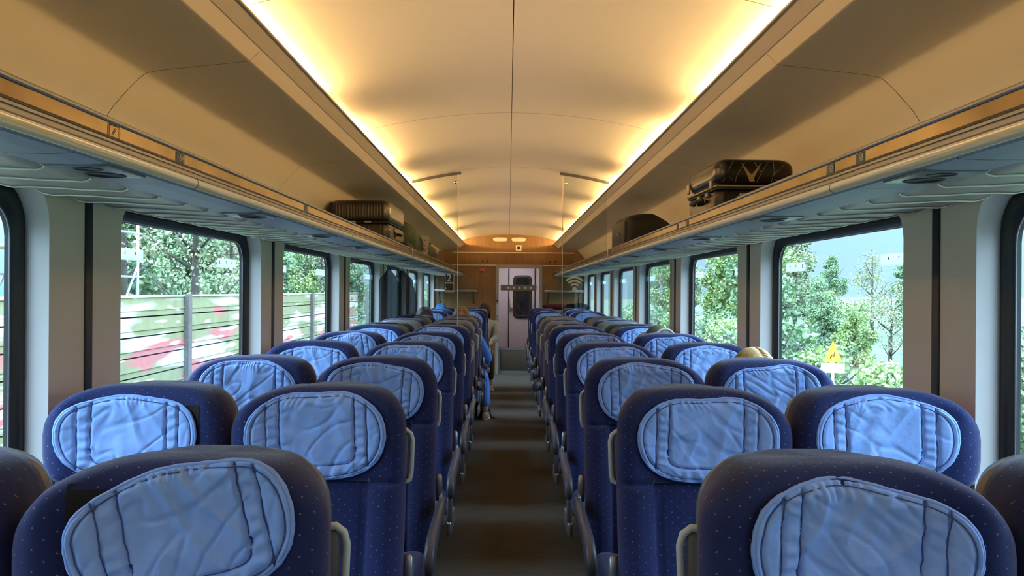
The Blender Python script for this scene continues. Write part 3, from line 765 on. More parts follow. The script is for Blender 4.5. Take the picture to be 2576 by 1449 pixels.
ordn = ['front', 'second', 'third', 'fourth', 'fifth', 'sixth', 'seventh', 'eighth', 'ninth', 'tenth', 'eleventh', 'twelfth']
def place(kind, side, y, away, label, group, sd, tilt=0., slip=(0, 0), k=1.):
    m = (1 if side < 0 else -1)*(-1 if away else 1)
    pr = protos[(kind, m, sd)]
    if not pr[1]: o = pr[0]; pr[1] = True
    else: o = copy_tree(pr[0])
    o.location = (side*(XA if kind == 'aisle' else XWN), y, 0); o.rotation_euler = (0, 0, PI if away else 0)
    tag(o, label, 'seat', group)
    for ch in list(o.children):
        if ch.name.startswith('velcro_patch') and side < 0 and (tilt < -.15 or slip[0] < -.018): 
            old = ch; hw_ = .2375 if kind == 'aisle' else .252
            po = patch(hw_, *((-.035, .02, .125, .088) if tilt < -.15 else (.03, .012, .150, .075))).build('velcro_patch', 'velcro', o, 1, loc=(0, 0, 1.085)); bpy.data.objects.remove(old); continue
        if ch.name.startswith('headrest_cover'):
            ch.rotation_euler = (0, tilt, 0); ch.scale = (k, 1, k); ch.location = (-.012*m+(.010*m if kind == 'window' else .004*m)+slip[0], -abs(tilt)*.02, 1.083+slip[1])
    return o
rows = []
for n in range(6): rows.append((1.156+.925*n, False))
for n in range(3): rows.append((6.455+.925*n, True))
for n in range(3): rows.append((9.83+.925*n, False))
# (row, side, kind) -> cover tilt in degrees, slip
tilts = {(0, -1, 'aisle'): (-13, (.034, .034)), (1, -1, 'aisle'): (-2, (0, .0)), (1, -1, 'window'): (0, (-.020, -.004)), (2, -1, 'aisle'): (4, (0, 0)),
         (3, -1, 'window'): (0, (.01, -.005)), (4, -1, 'window'): (-9, (.0, .0)), (0, 1, 'aisle'): (3, (-.004, .006)), (1, 1, 'aisle'): (1, (0, -.002)),
         (1, 1, 'window'): (-2, (-.01, 0)), (3, 1, 'aisle'): (0, (0, 0)), (4, 1, 'aisle'): (-7, (0, .004)), (2, 1, 'aisle'): (-2, (0, 0))}
specials = {(0, -1, 'aisle'): 'large blue dotted aisle seat whose quilted cover has slipped askew, nearest on the left',
            (0, 1, 'aisle'): 'large blue dotted aisle seat with a purplish quilted cover, nearest on the right',
            (0, -1, 'window'): 'dark blue seat edge cut off by the left border of the photo',
            (0, 1, 'window'): 'dark blue seat edge cut off by the right border of the photo',
            (1, -1, 'window'): 'blue window seat left, second row, black fastening strip showing beside its cover'}
for ri, (y, away) in enumerate(rows):
    for side in (-1, 1):
        for kind in ('aisle', 'window'):
            sn = 'left' if side < 0 else 'right'
            if away: lab = 'grey-shelled %s seat, %s of the aisle, %s row behind the glass partition' % (kind, sn, ('first', 'second', 'third')[ri-6])
            elif ri < 6: lab = 'blue dotted %s seat, %s of the aisle, %s row from the camera' % (kind, sn, ordn[ri])
            else: lab = 'far blue %s seat %s of the aisle, %s row before the end wall' % (kind, sn, ('third', 'second', 'last')[ri-9])
            lab = specials.get((ri, side, kind), lab)
            tl = tilts.get((ri, side, kind), (random.uniform(-2.5, 2.5), (random.uniform(-.006, .006), random.uniform(-.005, .002))))
            place(kind, side, y, away, lab, 'paired blue seats along the aisle', (ri+(side > 0)) % 2, R(tl[0]), tl[1], .90 if ri == 0 else 1.)

# ------------------------------------------------------------------ luggage on the racks
M['hardcase'] = mat('brown_hard_case', (.026, .020, .013), .32, var=.1, vscale=20, coat=.2)
M['gloss'] = mat('glossy_black_case', (.008, .007, .006), .28, var=.2, spec=.35)
M['champagne'] = mat('champagne_zip', (.42, .32, .20), .35, metal=.5)
M['bagblack'] = mat('black_nylon', (.011, .010, .009), .7, var=.2, bump=.3, bscale=90)
M['bagbrown'] = mat('dark_khaki_nylon', (.06, .052, .035), .7, var=.2, bump=.3, bscale=90)
M['olive'] = mat('olive_canvas', (.055, .075, .035), .8, var=.35, vscale=9, bump=.3, bscale=90)
M['gold'] = mat('gold_print', (.38, .27, .09), .4, metal=.3)
M['greyprint'] = mat('grey_print', (.13, .12, .10), .4)
M['patt'] = mat('speckled_paper', (.62, .52, .42), .7)
def speck():
    m = M['patt']; t = m.node_tree; b = t.nodes['Principled BSDF']
    co = N(t, 'TexCoord'); v = N(t, 'TexVoronoi'); v.inputs['Scale'].default_value = 38
    r = N(t, 'ValToRGB'); r.color_ramp.interpolation = 'CONSTANT'
    r.color_ramp.elements[0].position = 0; r.color_ramp.elements[0].color = (.30, .03, .03, 1)
    r.color_ramp.elements[1].position = .28; r.color_ramp.elements[1].color = (.62, .53, .44, 1)
    t.links.new(co.outputs['Object'], v.inputs['Vector']); t.links.new(v.outputs['Distance'], r.inputs[0]); t.links.new(r.outputs[0], b.inputs['Base Color'])
speck()
SH = Z+.305
def ribs(p, hx, hy, n, amp):
    """grooves running up the short and long sides"""
    q = Vector(p)
    if abs(p.z) < 1e9:
        k = math.cos(p.x*n)*amp if abs(abs(p.y)-hy) < .02 else (math.cos(p.z*n*.6)*amp if abs(abs(p.x)-hx) < .02 else 0)
        if abs(abs(p.y)-hy) < .02: q.y += math.copysign(k, p.y)
        else: q.x += math.copysign(k, p.x)*.6
    return q
# brown ribbed hard case, left rack
t = empty('suitcase', (-1.075, 5.68, SH), R(-1), 'large dark ribbed hard suitcase lying on the left luggage rack', 'suitcase'); t.scale = (1, 1, .93)
b = MB(); fn = lambda p: ribs(p, .215, .34, 150, .006)
b.rbox((0, 0, .275), (.43, .68, .17), .045, 5, fn, 60, 3); b.build('upper_shell', 'hardcase', t)
b = MB(); b.rbox((0, 0, .105), (.43, .68, .165), .045, 5, fn, 60, 3); b.build('lower_shell', 'hardcase', t)
b = MB(); b.rbox((0, 0, .189), (.415, .665, .012), .004, 2); b.build('zip', 'bagblack', t)
b = MB(); b.tube([(.217, -.02, .12), (.235, -.01, .122), (.235, .12, .122), (.217, .13, .12)], .009, 8); b.build('handle', 'bagblack', t)
b = MB(); b.tube([(.221, -.16, .16), (.223, -.16, .09), (.223, -.12, .085), (.222, -.11, .12), (.222, -.15, .13)], .004, 5); b.build('cord', 'bagblack', t)
for x in (-.16, .16):
    b = MB(); b.rbox((x, -.352, .05), (.03, .03, .05), .012, 3); b.build('wheel', 'bagblack', t)
for x in (-.05, .06):
    b = MB(); b.rbox((x, -.343, .19), (.05, .008, .016), .003, 2); b.build('latch', 'alu', t)
# dark roll under it
t = empty('rolled_jacket', (-.835, 6.02, SH), 0, 'dark blue-black roll tucked at the rack edge beside the ribbed suitcase', 'jacket')
b = MB(); b.tube([(0, -.12+.03*k, .036) for k in range(11)], [.02, .032, .036, .036, .035, .036, .037, .036, .035, .03, .018], 14); b.build('body', 'bagblack', t)
# green backpack
def lump(mb, c, s, seed, amp=.10, n=18, m_=26, p=2.4):
    rr = []
    for j in range(1, n):
        a = PI*j/n; ring = []
        for k in range(m_):
            th = 2*PI*k/m_; d = Vector((math.sin(a)*math.cos(th), math.sin(a)*math.sin(th), -math.cos(a)))
            q = (abs(d.x)**p+abs(d.y)**p+abs(d.z)**p)**(-1/p); q *= 1+amp*noise.noise(d*2.2+Vector((seed, 0, 0)))+amp*.4*noise.noise(d*6+Vector((0, seed, 0)))
            ring.append(Vector((c[0]+d.x*q*s[0], c[1]+d.y*q*s[1], max(c[2]-s[2], c[2]+d.z*q*s[2]))))
        rr.append(ring)
    mb.loft(rr)
t = empty('backpack', (-1.02, 6.98, SH), R(4), 'olive green backpack slumped on the left rack beyond the ribbed suitcase', 'backpack')
b = MB(); lump(b, (0, 0, .155), (.185, .30, .155), 3, .12); b.build('body', 'olive', t)
b = MB(); lump(b, (.10, .06, .10), (.10, .15, .09), 5, .1); b.build('front_pocket', 'olive', t)
b = MB(); lump(b, (-.04, -.21, .10), (.14, .12, .11), 9, .15); b.build('side_pocket', 'bagblack', t)
for y in (-.09, .12):
    b = MB(); b.tube([(-.12, y, .30), (.02, y, .318), (.13, y+.01, .26), (.19, y+.02, .16), (.20, y+.02, .06)], .011, 6); b.build('strap', 'bagblack', t)
t = empty('patterned_bag', (-.90, 7.60, SH), R(8), 'white paper bag with red speckles on the left rack beside the green backpack', 'bag')
b = MB(); b.loft([[(sx_*(.055+.03*k)+.0, sy*(.05+.01*k), z) for sx_, sy in ((-1, -1), (1, -1), (1, 1), (-1, 1))] for k, z in ((0, .0), (.4, .10), (1., .235))], True, False, False); b.build('body', 'patt', t)
t = empty('duffel_bag', (-.98, 8.35, SH), R(3), 'small black duffel bag at the far end of the left rack', 'bag')
b = MB(); lump(b, (0, 0, .10), (.16, .30, .10), 14, .10); b.build('body', 'bagblack', t)
b = MB(); b.tube([(.02, -.12, .19), (.08, -.08, .215), (.10, .04, .212), (.03, .10, .19)], .009, 6); b.build('handle', 'bagblack', t)
# glossy black suitcase, right rack
t = empty('suitcase', (1.02, 3.36, SH), R(2), 'glossy black suitcase with gold and grey branch print on the right luggage rack', 'suitcase'); t.scale = (1, 1, .93)
b = MB(); b.rbox((0, 0, .215), (.34, .44, .125), .05, 6, None, 8, 3); up = b.build('upper_shell', 'gloss', t)
b = MB(); b.rbox((0, 0, .075), (.34, .44, .145), .04, 6, None, 8, 3); b.build('lower_shell', 'gloss', t)
b = MB(); b.rbox((0, 0, .150), (.347, .447, .009), .003, 2, None, 4); b.build('zip', 'champagne', t)
b = MB(); b.rbox((0, 0, .140), (.335, .435, .012), .003, 2, None, 4); b.build('zip_seam', 'bagblack', t)
def stroke(pts, r=.0016):
    q = MB(); q.tube(pts, r, 4); return q
yf = -.2205
for i, pts in enumerate([[(-.14, .175), (-.115, .235), (-.10, .265)], [(-.10, .18), (-.13, .215), (-.15, .25)], [(.00, .17), (.02, .215), (-.01, .262)], [(.02, .215), (.05, .265)], [(.06, .165), (.075, .215), (.07, .265)],
                         [(.075, .21), (.12, .255)], [(.10, .165), (.075, .19)], [(.13, .165), (.15, .235)], [(-.05, .262), (-.085, .20), (-.09, .17)]]):
    stroke([(x, yf-.0005 if abs(x) < .12 else yf+.004+(abs(x)-.12)*.25, z-.005) for x, z in pts], .0018).build('branch_print', 'greyprint', up)
g = MB(); g.loft([[(x, y, z) for x, z in ((-.065, .255), (-.035, .185), (-.030, .17), (-.008, .17), (-.012, .185), (.020, .255), (-.018, .205), (-.026, .205))] for y in (yf-.001, yf+.001)], sm=False); g.build('emblem', 'gold', up)
b = MB(); b.rbox((-.05, -.232, .105), (.055, .02, .022), .006, 3); b.rbox((-.05, -.236, .098), (.075, .012, .010), .004, 2); b.build('lock', 'champagne', t)
b = MB(); b.tube([(-.176, -.06, .10), (-.195, -.05, .10), (-.195, .07, .10), (-.176, .08, .10)], .010, 8); b.build('handle', 'bagblack', t)
for y in (-.11, .01):
    b = MB(); b.rbox((-.176, y, .12), (.014, .035, .02), .004, 2); b.build('handle_mount', 'champagne', t)
for z in (.05, .21):
    b = MB(); b.rbox((-.12, .232, z), (.05, .05, .045), .02, 3); b.build('wheel', 'bagblack', t)
b = MB(); b.rbox((-.174, .19, .19), (.012, .03, .05), .005, 3); b.build('corner_guard', 'champagne', t)
b = MB(); b.rbox((-.178, -.17, .16), (.010, .022, .04), .003, 2); b.build('zip_pull', 'champagne', t)
t = empty('umbrella', (.90, 3.74, SH+.018), R(75), 'small dark folded umbrella sticking out behind the glossy suitcase', 'umbrella')
b = MB(); b.tube([(-.10, 0, 0), (-.05, 0, 0), (.10, 0, 0), (.13, 0, 0)], [.016, .019, .017, .01], 10); b.build('body', 'bagblack', t)
# black soft case
t = empty('travel_bag', (1.03, 5.86, SH), R(3), 'soft black travel bag on the right luggage rack, farther than the glossy suitcase', 'bag'); t.scale = (1, 1, .93)
def sag(p):
    q = Vector(p)
    if p.z > 0: q.z += .035*math.cos(p.x/.19*1.3)*sstep(0, .12, p.z)-.05*sstep(.02, .18, p.x)*sstep(.0, .12, p.z)+.012*noise.noise(p*9)
    q.x += .008*noise.noise(p*7); q.y += .008*noise.noise(p*8+Vector((3, 0, 0))); return q
b = MB(); b.rbox((0, 0, .135), (.36, .52, .265), .06, 6, sag, 10, 6); b.build('body', 'bagblack', t)
b = MB(); b.rbox((-.182, 0, .14), (.02, .46, .20), .008, 3); b.build('side_pocket', 'bagbrown', t)
b = MB(); b.rbox((-.195, -.05, .14), (.010, .06, .028), .004, 2); b.build('buckle', 'greyprint', t)
for x in (-.08, -.02):
    b = MB(); b.rbox((x, -.262, .10), (.03, .012, .024), .004, 2); b.build('buckle', 'greyprint', t)

# ------------------------------------------------------------------ hanging coats, bags low down
def coat(loc, w_, d_, h_, seed, m, label, rz=0):
    t = empty('hanging_coat', loc, rz, label, 'coat')
    rings = []
    for j in range(26):
        f = j/25; z = -h_*f
        ww = w_*(.18+.82*sstep(0, .16, f))*(1-.08*f); dd = d_*(.35+.65*sstep(0, .2, f))
        ring = []
        for k in range(40):
            a = 2*PI*k/40; fold = 1+.14*math.sin(a*5+seed+f*1.2)*sstep(.1, .5, f)+.06*math.sin(a*11+seed*2)
            ring.append(Vector((ww/2*math.cos(a)*fold, dd/2*math.sin(a)*fold, z+.01*math.sin(a*3)*f)))
        rings.append(ring[::-1])
    b = MB(); b.loft(rings); b.build('coat_body', m, t)
    b = MB(); b.tube([(w_*.30, -.02, -h_*.16), (w_*.47, -.03, -h_*.35), (w_*.50, -.02, -h_*.55), (w_*.43, -.01, -h_*.66)], [.035, .05, .045, .035], 12); b.build('sleeve', m, t)
    b = MB(); b.tube([(-.015, 0, .0), (0, 0, .03), (.015, 0, .0)], .004, 6); b.build('hanger_loop', 'dark', t)
    return t
M['coatblack'] = mat('black_wool', (.009, .009, .011), .9, spec=.0, var=.3, bump=.0, bscale=60)
M['coatblack'].node_tree.nodes['Principled BSDF'].inputs['IOR'].default_value = 1.02
M['coatbrown'] = mat('charcoal_brown_wool', (.024, .019, .018), .9, spec=.0, var=.3, bump=.0, bscale=60)
coat((-1.20, 7.42, Z+.205), .19, .24, .75, 1, 'coatblack', 'long black coat hanging at the left window below the rack')
coat((-1.11, 7.72, Z+.195), .22, .20, .72, 4, 'coatbrown', 'charcoal brown coat hanging just beyond the black coat')
t = empty('backpack', (-.335, 8.80, 0), R(10), 'black backpack on the floor edging into the aisle on the left', 'backpack')
b = MB(); lump(b, (0, 0, .12), (.09, .12, .12), 21, .15); b.build('body', 'bagblack', t)
b = MB(); b.tube([(.05, -.08, .20), (.10, -.10, .08), (.12, -.10, .012), (.15, -.12, .010)], .009, 6); b.build('strap', 'bagblack', t)
M['maroon'] = mat('maroon_cloth', (.09, .025, .03), .9, spec=.0, var=.2, bump=.3, bscale=60)
t = empty('maroon_jacket', (.74, 11.99, 1.19), 0, 'dark red jacket bundled on top of the last right seats', 'jacket')
b = MB(); lump(b, (0, 0, .045), (.20, .10, .05), 31, .2); b.build('body', 'maroon', t)
t = empty('bundled_coat', (1.09, 11.99, 1.19), 0, 'black coat bundled on the last right window seat', 'coat')
b = MB(); lump(b, (0, 0, .05), (.20, .10, .055), 37, .22); b.build('body', 'coatblack', t)

# ------------------------------------------------------------------ people
M['skin'] = mat('skin', (.50, .28, .20), .55, var=.06, vscale=8)
M['blonde'] = mat('blonde_hair', (.50, .33, .12), .45, var=.35, vscale=60)
M['beige'] = mat('sandy_hair', (.36, .22, .11), .5, var=.3, vscale=60)
M['brownhair'] = mat('brown_hair', (.035, .02, .014), .5, var=.3)
M['blackhair'] = mat('black_hair', (.010, .008, .008), .45, var=.3)
M['bluecloth'] = mat('bright_blue_cloth', (.055, .19, .62), .85, var=.15, vscale=6, bump=.2, bscale=40)
M['bluecap'] = mat('bright_blue_knit', (.02, .22, .60), .8, var=.15, vscale=30)
M['cream'] = mat('cream_cotton', (.36, .33, .26), .9, var=.15, vscale=7, bump=.25, bscale=40)
M['greycloth'] = mat('dark_grey_trousers', (.035, .035, .042), .9, var=.2)
M['sneaker'] = mat('tan_sneaker', (.42, .31, .17), .7, var=.15)
M['navy'] = mat('navy_sweater', (.02, .03, .07), .9, var=.2)
M['olivecap'] = mat('olive_knit', (.10, .10, .06), .9, var=.2, vscale=40)
def skin_mesh(name, chains, m, parent, sub=2):
    """chains: lists of (point, radius); a later chain may start at an earlier point"""
    vs, es, rad, key = [], [], [], {}
    for ch in chains:
        prev = None
        for p, r in ch:
            k = tuple(round(q, 4) for q in p)
            if k not in key: key[k] = len(vs); vs.append(p); rad.append(r)
            i = key[k]
            if prev is not None: es.append((prev, i))
            prev = i
    me = bpy.data.meshes.new(name); me.from_pydata(vs, es, []); me.update()
    o = bpy.data.objects.new(name, me); col.objects.link(o); o.parent = parent
    me.materials.append(M[m])
    md = o.modifiers.new('skin', 'SKIN'); md.use_smooth_shade = True
    for i, sv in enumerate(me.skin_vertices[0].data):
        sv.radius = (rad[i], rad[i]); sv.use_root = (i == 0)
    s_ = o.modifiers.new('subsurf', 'SUBSURF'); s_.levels = sub; s_.render_levels = sub
    dg = bpy.context.evaluated_depsgraph_get(); ev = o.evaluated_get(dg); nm = bpy.data.meshes.new_from_object(ev)
    o.modifiers.clear(); o.data = nm
    return o
def head_rings(c, yaw=0., pitch=0., s=1.):
    """a head with brow, nose, lips, chin and ears; faces -y before turning"""
    rings = []
    H = .232*s
    for j in range(1, 22):
        f = j/22; z = -H/2+H*f
        a = PI*f; base = math.sin(a)**.62
        wx = .077*s*base*(1-.16*(1-f)**2*1.4); wy = .096*s*base
        cy = .004
        ring = []
        for k in range(32):
            th = 2*PI*k/32; x = wx*math.cos(th); y = cy+wy*math.sin(th)
            fz = z/s; front = max(0, -math.sin(th)); cx_ = abs(x)/s
            if front > .4:
                y -= .024*s*math.exp(-(cx_/.011)**2)*math.exp(-((fz+.012)/.018)**2)
                y -= .010*s*math.exp(-(cx_/.008)**2)*math.exp(-((fz-.012)/.02)**2)
                y += .009*s*math.exp(-((cx_-.031)/.014)**2)*math.exp(-((fz-.012)/.011)**2)
                y -= .005*s*math.exp(-((fz-.034)/.010)**2)*math.exp(-(cx_/.05)**2)
                y -= .006*s*math.exp(-(cx_/.022)**2)*math.exp(-((fz+.050)/.008)**2)
                y += .004*s*math.exp(-(cx_/.024)**2)*math.exp(-((fz+.051)/.0025)**2)
                y -= .008*s*math.exp(-(cx_/.022)**2)*math.exp(-((fz+.092)/.014)**2)
            if abs(math.sin(th)) < .22: x += math.copysign(.010*s*math.exp(-((fz-.002)/.024)**2), x)
            ring.append(Vector((x, y, z)))
        rings.append(ring)
    mt = Matrix.Translation(c) @ Matrix.Rotation(yaw, 4, 'Z') @ Matrix.Rotation(pitch, 4, 'X')
    return [[mt @ p for p in r] for r in rings], mt
def hair_mesh(mt, m, parent, back=.0, name='hair', s=1., length=.10, part=True):
    rings = []
    for j in range(17):
        f = j/16; th0 = PI*.5*f*1.25
        ring = []
        for k in range(36):
            a = 2*PI*k/36; fr = max(0, -math.sin(a))
            el = PI/2-th0*(1-.42*fr**1.5)
            r_ = 1+.012*math.sin(a*23+j*.3)*f+.03*noise.noise(Vector((math.cos(a)*3, math.sin(a)*3, f*3)))
            x = .090*s*math.cos(a)*math.cos(el)*r_; y = .004+.108*s*math.sin(a)*math.cos(el)*r_; z = .128*s*math.sin(el)*r_ if el > 0 else .128*s*math.sin(el)*r_-length*(1-fr)*(-math.sin(el))*1.2
            if part: z -= .008*s*math.exp(-(x/.010)**2)*(1 if y < .03 else 0)
            ring.append(mt @ Vector((x, y, z)))
        rings.append(ring)
    b = MB(); b.loft(rings[1:][::-1], False, True); ho = b.build(name, m, parent)
    rnd = random.Random(int(s*10)+len(m)); st = MB()
    for k in range(110):
        y0 = -.085+.17*rnd.random(); sg = rnd.choice((-1, 1)); off = rnd.uniform(0, .012); L = rnd.uniform(.8, 1.25); pts = []
        for i in range(8):
            t_ = i/7*L; a = t_*PI/2*1.15; wy = math.sqrt(max(.05, 1-(y0/.112)**2))
            pts.append(mt @ Vector((sg*(.004+.092*math.sin(min(a, 1.75))*wy), y0*(1+.12*t_)+.004, .131*math.cos(a)*wy*(1 if a < PI/2 else 1.6)-.004*(1-t_)+off*.2)))
        st.tube(pts, [.0014, .0026, .003, .003, .0028, .0024, .0018, .0008], 4)
    st.build('hair_strands', m, ho); return ho
def person(loc, face, label, hairm, topm, legm, yaw=0., lean_x=0., arm_l=None, arm_r=None, legs=None, cap=None, hood=None, head_dx=0., shoes='sneaker', hh=0., hairlen=.10, lean_y=0., sw=.17):
    """seated figure: origin on the floor below the hips, facing -y; face=PI turns it round"""
    t = empty('person', loc, face, label, 'person')
    hz = .53
    hip = (0, 0, hz); sp = (lean_x*.5, -.02+lean_y*.4, hz+.22); chest = (lean_x*.85, lean_y*.7, hz+.38); neck = (lean_x, -.005+lean_y, hz+.52)
    hc = Vector((lean_x+head_dx, -.02+lean_y, hz+.64+hh))
    hd = MB(); rings, mt = head_rings(hc, yaw)
    sl = (chest[0]-sw, chest[1], hz+.44); sr = (chest[0]+sw, chest[1], hz+.44)
    al = arm_l or [(-sw-.03, -.04+lean_y*.5, hz+.20), (-.14, -.24+lean_y*.5, hz+.10)]
    ar = arm_r or [(sw+.03, -.04+lean_y*.5, hz+.20), (.14, -.24+lean_y*.5, hz+.10)]
    lg = legs or [[(-.10, -.42, .50), (-.11, -.46, .10)], [(.10, -.42, .50), (.11, -.46, .10)]]
    body = [[(hip, .13), (sp, .12), (chest, .13), (neck, .055), (tuple(hc+Vector((0, .01, -.06))), .05)]]
    for s_, A in ((sl, al), (sr, ar)):
        w_ = Vector(A[1]); d = (w_-Vector(A[0])).normalized(); body.append([(chest, .13), (s_, .06), (A[0], .042), (A[1], .028), (tuple(w_+d*.05), .032)])
        hn = w_+d*.05; side = d.cross(Vector((0, 0, 1))); side = side.normalized() if side.length > .1 else Vector((1, 0, 0))
        for q in range(4):
            f0 = hn+side*(-.030+.02*q)+d*.03; f1 = f0+d*.03+Vector((0, 0, -.008)); f2 = f1+d*.025+Vector((0, 0, -.016))
            body.append([(tuple(hn), .032), (tuple(f0), .010), (tuple(f1), .009), (tuple(f2), .008)])
        th = hn-side*.035+Vector((0, 0, -.005)); body.append([(tuple(hn), .032), (tuple(th), .011), (tuple(th+d*.03), .009)])
    for i, L in enumerate(lg):
        hp = (-.09 if i == 0 else .09, -.02, hz-.01); body.append([(hip, .13), (hp, .085), (L[0], .058), (L[1], .04), ((L[1][0], L[1][1]-.05, L[1][2]-.05), .035)])
    bo = skin_mesh('body', body, 'skin', t, 1)
    # head joins the same mesh
    bm = bmesh.new(); bm.from_mesh(bo.data); hb = MB(); hb.loft(rings); tmp = bpy.data.meshes.new('head'); tmp.from_pydata([tuple(v) for v in hb.v], [], hb.f)
    tmp.polygons.foreach_set('use_smooth', [True]*len(tmp.polygons)); bm.from_mesh(tmp); bm.to_mesh(bo.data); bm.free(); bpy.data.meshes.remove(tmp)
    for q in (-1, 1):
        eb = MB(); rr = []
        for j in range(1, 8):
            a = PI*j/8; rr.append([mt @ (Vector((q*.031, -.083, .012))+Vector((math.sin(a)*math.cos(h)*.011, math.sin(a)*math.sin(h)*.011, -math.cos(a)*.008))) for h in (2*PI*k/10 for k in range(10))])
        eb.loft(rr); eb.build('eye', 'shade', t)
    tp = [[(hip, .165), (sp, .15), (chest, .155), (tuple(Vector(neck)-Vector((0, 0, .03))), .075)]]
    for s_, A in ((sl, al), (sr, ar)): tp.append([(chest, .155), (s_, .085), (A[0], .068), (tuple(Vector(A[1])-(Vector(A[1])-Vector(A[0])).normalized()*.02), .044)])
    skin_mesh('sweater', tp, topm, t)
    tr = [[((0, 0, hz-.02), .15), (-.09 and (-.09, -.03, hz-.02), .105), (lg[0][0], .078), ((lg[0][1][0], lg[0][1][1], lg[0][1][2]+.03), .055)],
          [((0, 0, hz-.02), .15), ((.09, -.03, hz-.02), .105), (lg[1][0], .078), ((lg[1][1][0], lg[1][1][1], lg[1][1][2]+.03), .055)]]
    skin_mesh('trousers', tr, legm, t)
    for L in lg:
        x, y, z = L[1]; b = MB(); rg = []
        for j, (dy, w_, h_) in enumerate(((.05, .030, .05), (.035, .038, .085), (0, .040, .095), (-.05, .043, .075), (-.11, .047, .052), (-.16, .044, .042), (-.185, .030, .025))):
            rg.append([(x+w_*math.cos(a), y+dy, max(0., .5*h_+.5*h_*math.sin(a))) for a in (2*PI*k/14 for k in range(14))][::-1])
        b.loft(rg[::-1]); so = b.build('shoe', shoes, t)
        sb = MB(); sb.loft([[(x+w_*1.08*math.cos(a), y-.065+.125*math.sin(a), zz) for a in (2*PI*k/20 for k in range(20))] for w_, zz in ((.046, .0), (.047, .018))]); sb.build('sole', 'shade', so)
    hair_mesh(mt, hairm, t, length=hairlen)
    if cap:
        rg = []
        for j in range(10):
            a = PI/2*j/9*1.02; rg.append([mt @ Vector((.098*math.cos(h)*math.sin(a), .004+.116*math.sin(h)*math.sin(a), .020+.125*math.cos(a))) for h in (2*PI*k/28 for k in range(28))][::-1])
        b = MB(); b.loft(rg[1:]); co_ = b.build('cap', cap, t)
        b = MB(); b.tube([mt @ Vector((.099*math.cos(h), .004+.117*math.sin(h), .022)) for h in (2*PI*k/28 for k in range(28))], .010, 8, True); b.build('cap_rim', cap, co_)
    if hood:
        rg = []
        for j in range(12):
            a = PI*.86*j/11-.0
            rg.append([mt @ Vector(((.118*math.cos(b_))*(1+.03*math.sin(j)), -.050+.020*j*.55+.0, .0)+(0,)*0) if False else mt @ Vector((.116*math.sin(u_)*math.cos(-PI/2*0), -.075+.225*j/11, .140*math.cos(u_)*(1-.25*(j/11)**2)-.02)) for u_, b_ in ((-PI*.62+PI*1.24*k/20, 0) for k in range(21))])
        b = MB(); b.grid(rg, False, True)
        last = rg[-1]; c_ = sum(last, Vector())/len(last)
        b.grid([last, [c_+(p-c_)*.5+Vector((0, .02, 0)) for p in last], [c_+Vector((0, .025, 0))+(p-c_)*.05 for p in last]], False, True)
        ho = b.build('hood', hood, t)
        md = ho.modifiers.new('thick', 'SOLIDIFY'); md.thickness = .010
        b = MB(); b.tube(rg[0], .008, 6); b.build('hood_hem', hood, ho)
    return t
# blonde passenger, fourth row right window; hooded passenger, sixth row right window
person((1.055, 3.93-.13, -.055), 0, 'blonde-haired person in the fourth-row right window seat, only the crown showing', 'blonde', 'navy', 'greycloth', yaw=R(14), lean_x=.06, head_dx=.03, hh=-.004, hairlen=.16, lean_y=-.27, sw=.12)
person((1.05, 5.78-.13, -.05), 0, 'person with a cream hood over an olive cap in the right window seat, sixth row', 'brownhair', 'cream', 'greycloth', yaw=R(25), cap='olivecap', hood='cream', lean_x=.03, hh=-.01, lean_y=-.20, sw=.13)
person((-1.05, 11.68-.13, -.01), 0, 'person in a bright blue knit cap by the far left window', 'brownhair', 'navy', 'greycloth', cap='bluecap', lean_x=.0, hh=-.01, sw=.14)
person((-1.02, 8.305+.13, .0), PI, 'dark-haired person in a grey-shelled window seat on the left', 'brownhair', 'coatblack', 'greycloth', lean_x=-.06, yaw=R(10), hh=.01)
person((-.52, 8.305+.13, .0), PI, 'sandy-haired person in bright blue clothing with elbow in the aisle', 'beige', 'bluecloth', 'bluecloth', lean_x=.02, hh=.02,
       arm_r=[(.20, .02, .73), (.14, -.20, .62)], arm_l=[(-.285, .02, .72), (-.20, -.16, .66)][:2], legs=[[(-.22, -.34, .50), (-.25, -.22, .10)], [(.06, -.40, .50), (.07, -.42, .10)]])
person((-.44, 11.68-.13, .0), 0, 'person in a cream hoodie and dark trousers with a tan sneaker in the aisle', 'brownhair', 'cream', 'greycloth', lean_x=.06,
       arm_r=[(.245, -.06, .76), (.16, -.24, .70)], legs=[[(-.10, -.42, .50), (-.11, -.46, .10)], [(.15, -.34, .50), (.165, -.30, .10)]])


# ------------------------------------------------------------------ outside
M['grass'] = mat('trackside_grass', (.07, .10, .05), .95, var=.5, vscale=.8, bump=.6, bscale=6)
M['ballast'] = mat('track_ballast', (.12, .11, .10), .95, var=.4, vscale=12, bump=.8, bscale=14)
M['bark'] = mat('bark', (.06, .05, .04), .95, var=.4, vscale=5, bump=.5, bscale=30)
def leafmat(n, c):
    m = mat(n, c, .95, var=.45, vscale=1.3, spec=.08); return m
M['leaf1'] = leafmat('spring_leaves', (.30, .40, .16)); M['leaf2'] = leafmat('mid_green_leaves', (.20, .30, .16)); M['leaf3'] = leafmat('dark_conifer', (.10, .15, .12)); M['leaf4'] = leafmat('olive_buds', (.28, .30, .18))
GZ = -1.30
b = MB()
n = 24
for sg in (-1, 1):
    rows = []
    for j in range(41):
        y = -30+j*4.5; rows.append([(sg*x, y, GZ+h+(.15*noise.noise(Vector((x, y*.2, sg))) if x > 4 else 0)) for x, h in ((1.2, 0), (4, -.05), (5.2, -.1), (7, .0), (11, .5), (18, 1.0), (40, 1.5), (90, 2))])
    b.grid(rows, False, True, flip=sg < 0)
b.quad((-1.2, -30, GZ), (1.2, -30, GZ), (1.2, 150, GZ), (-1.2, 150, GZ))
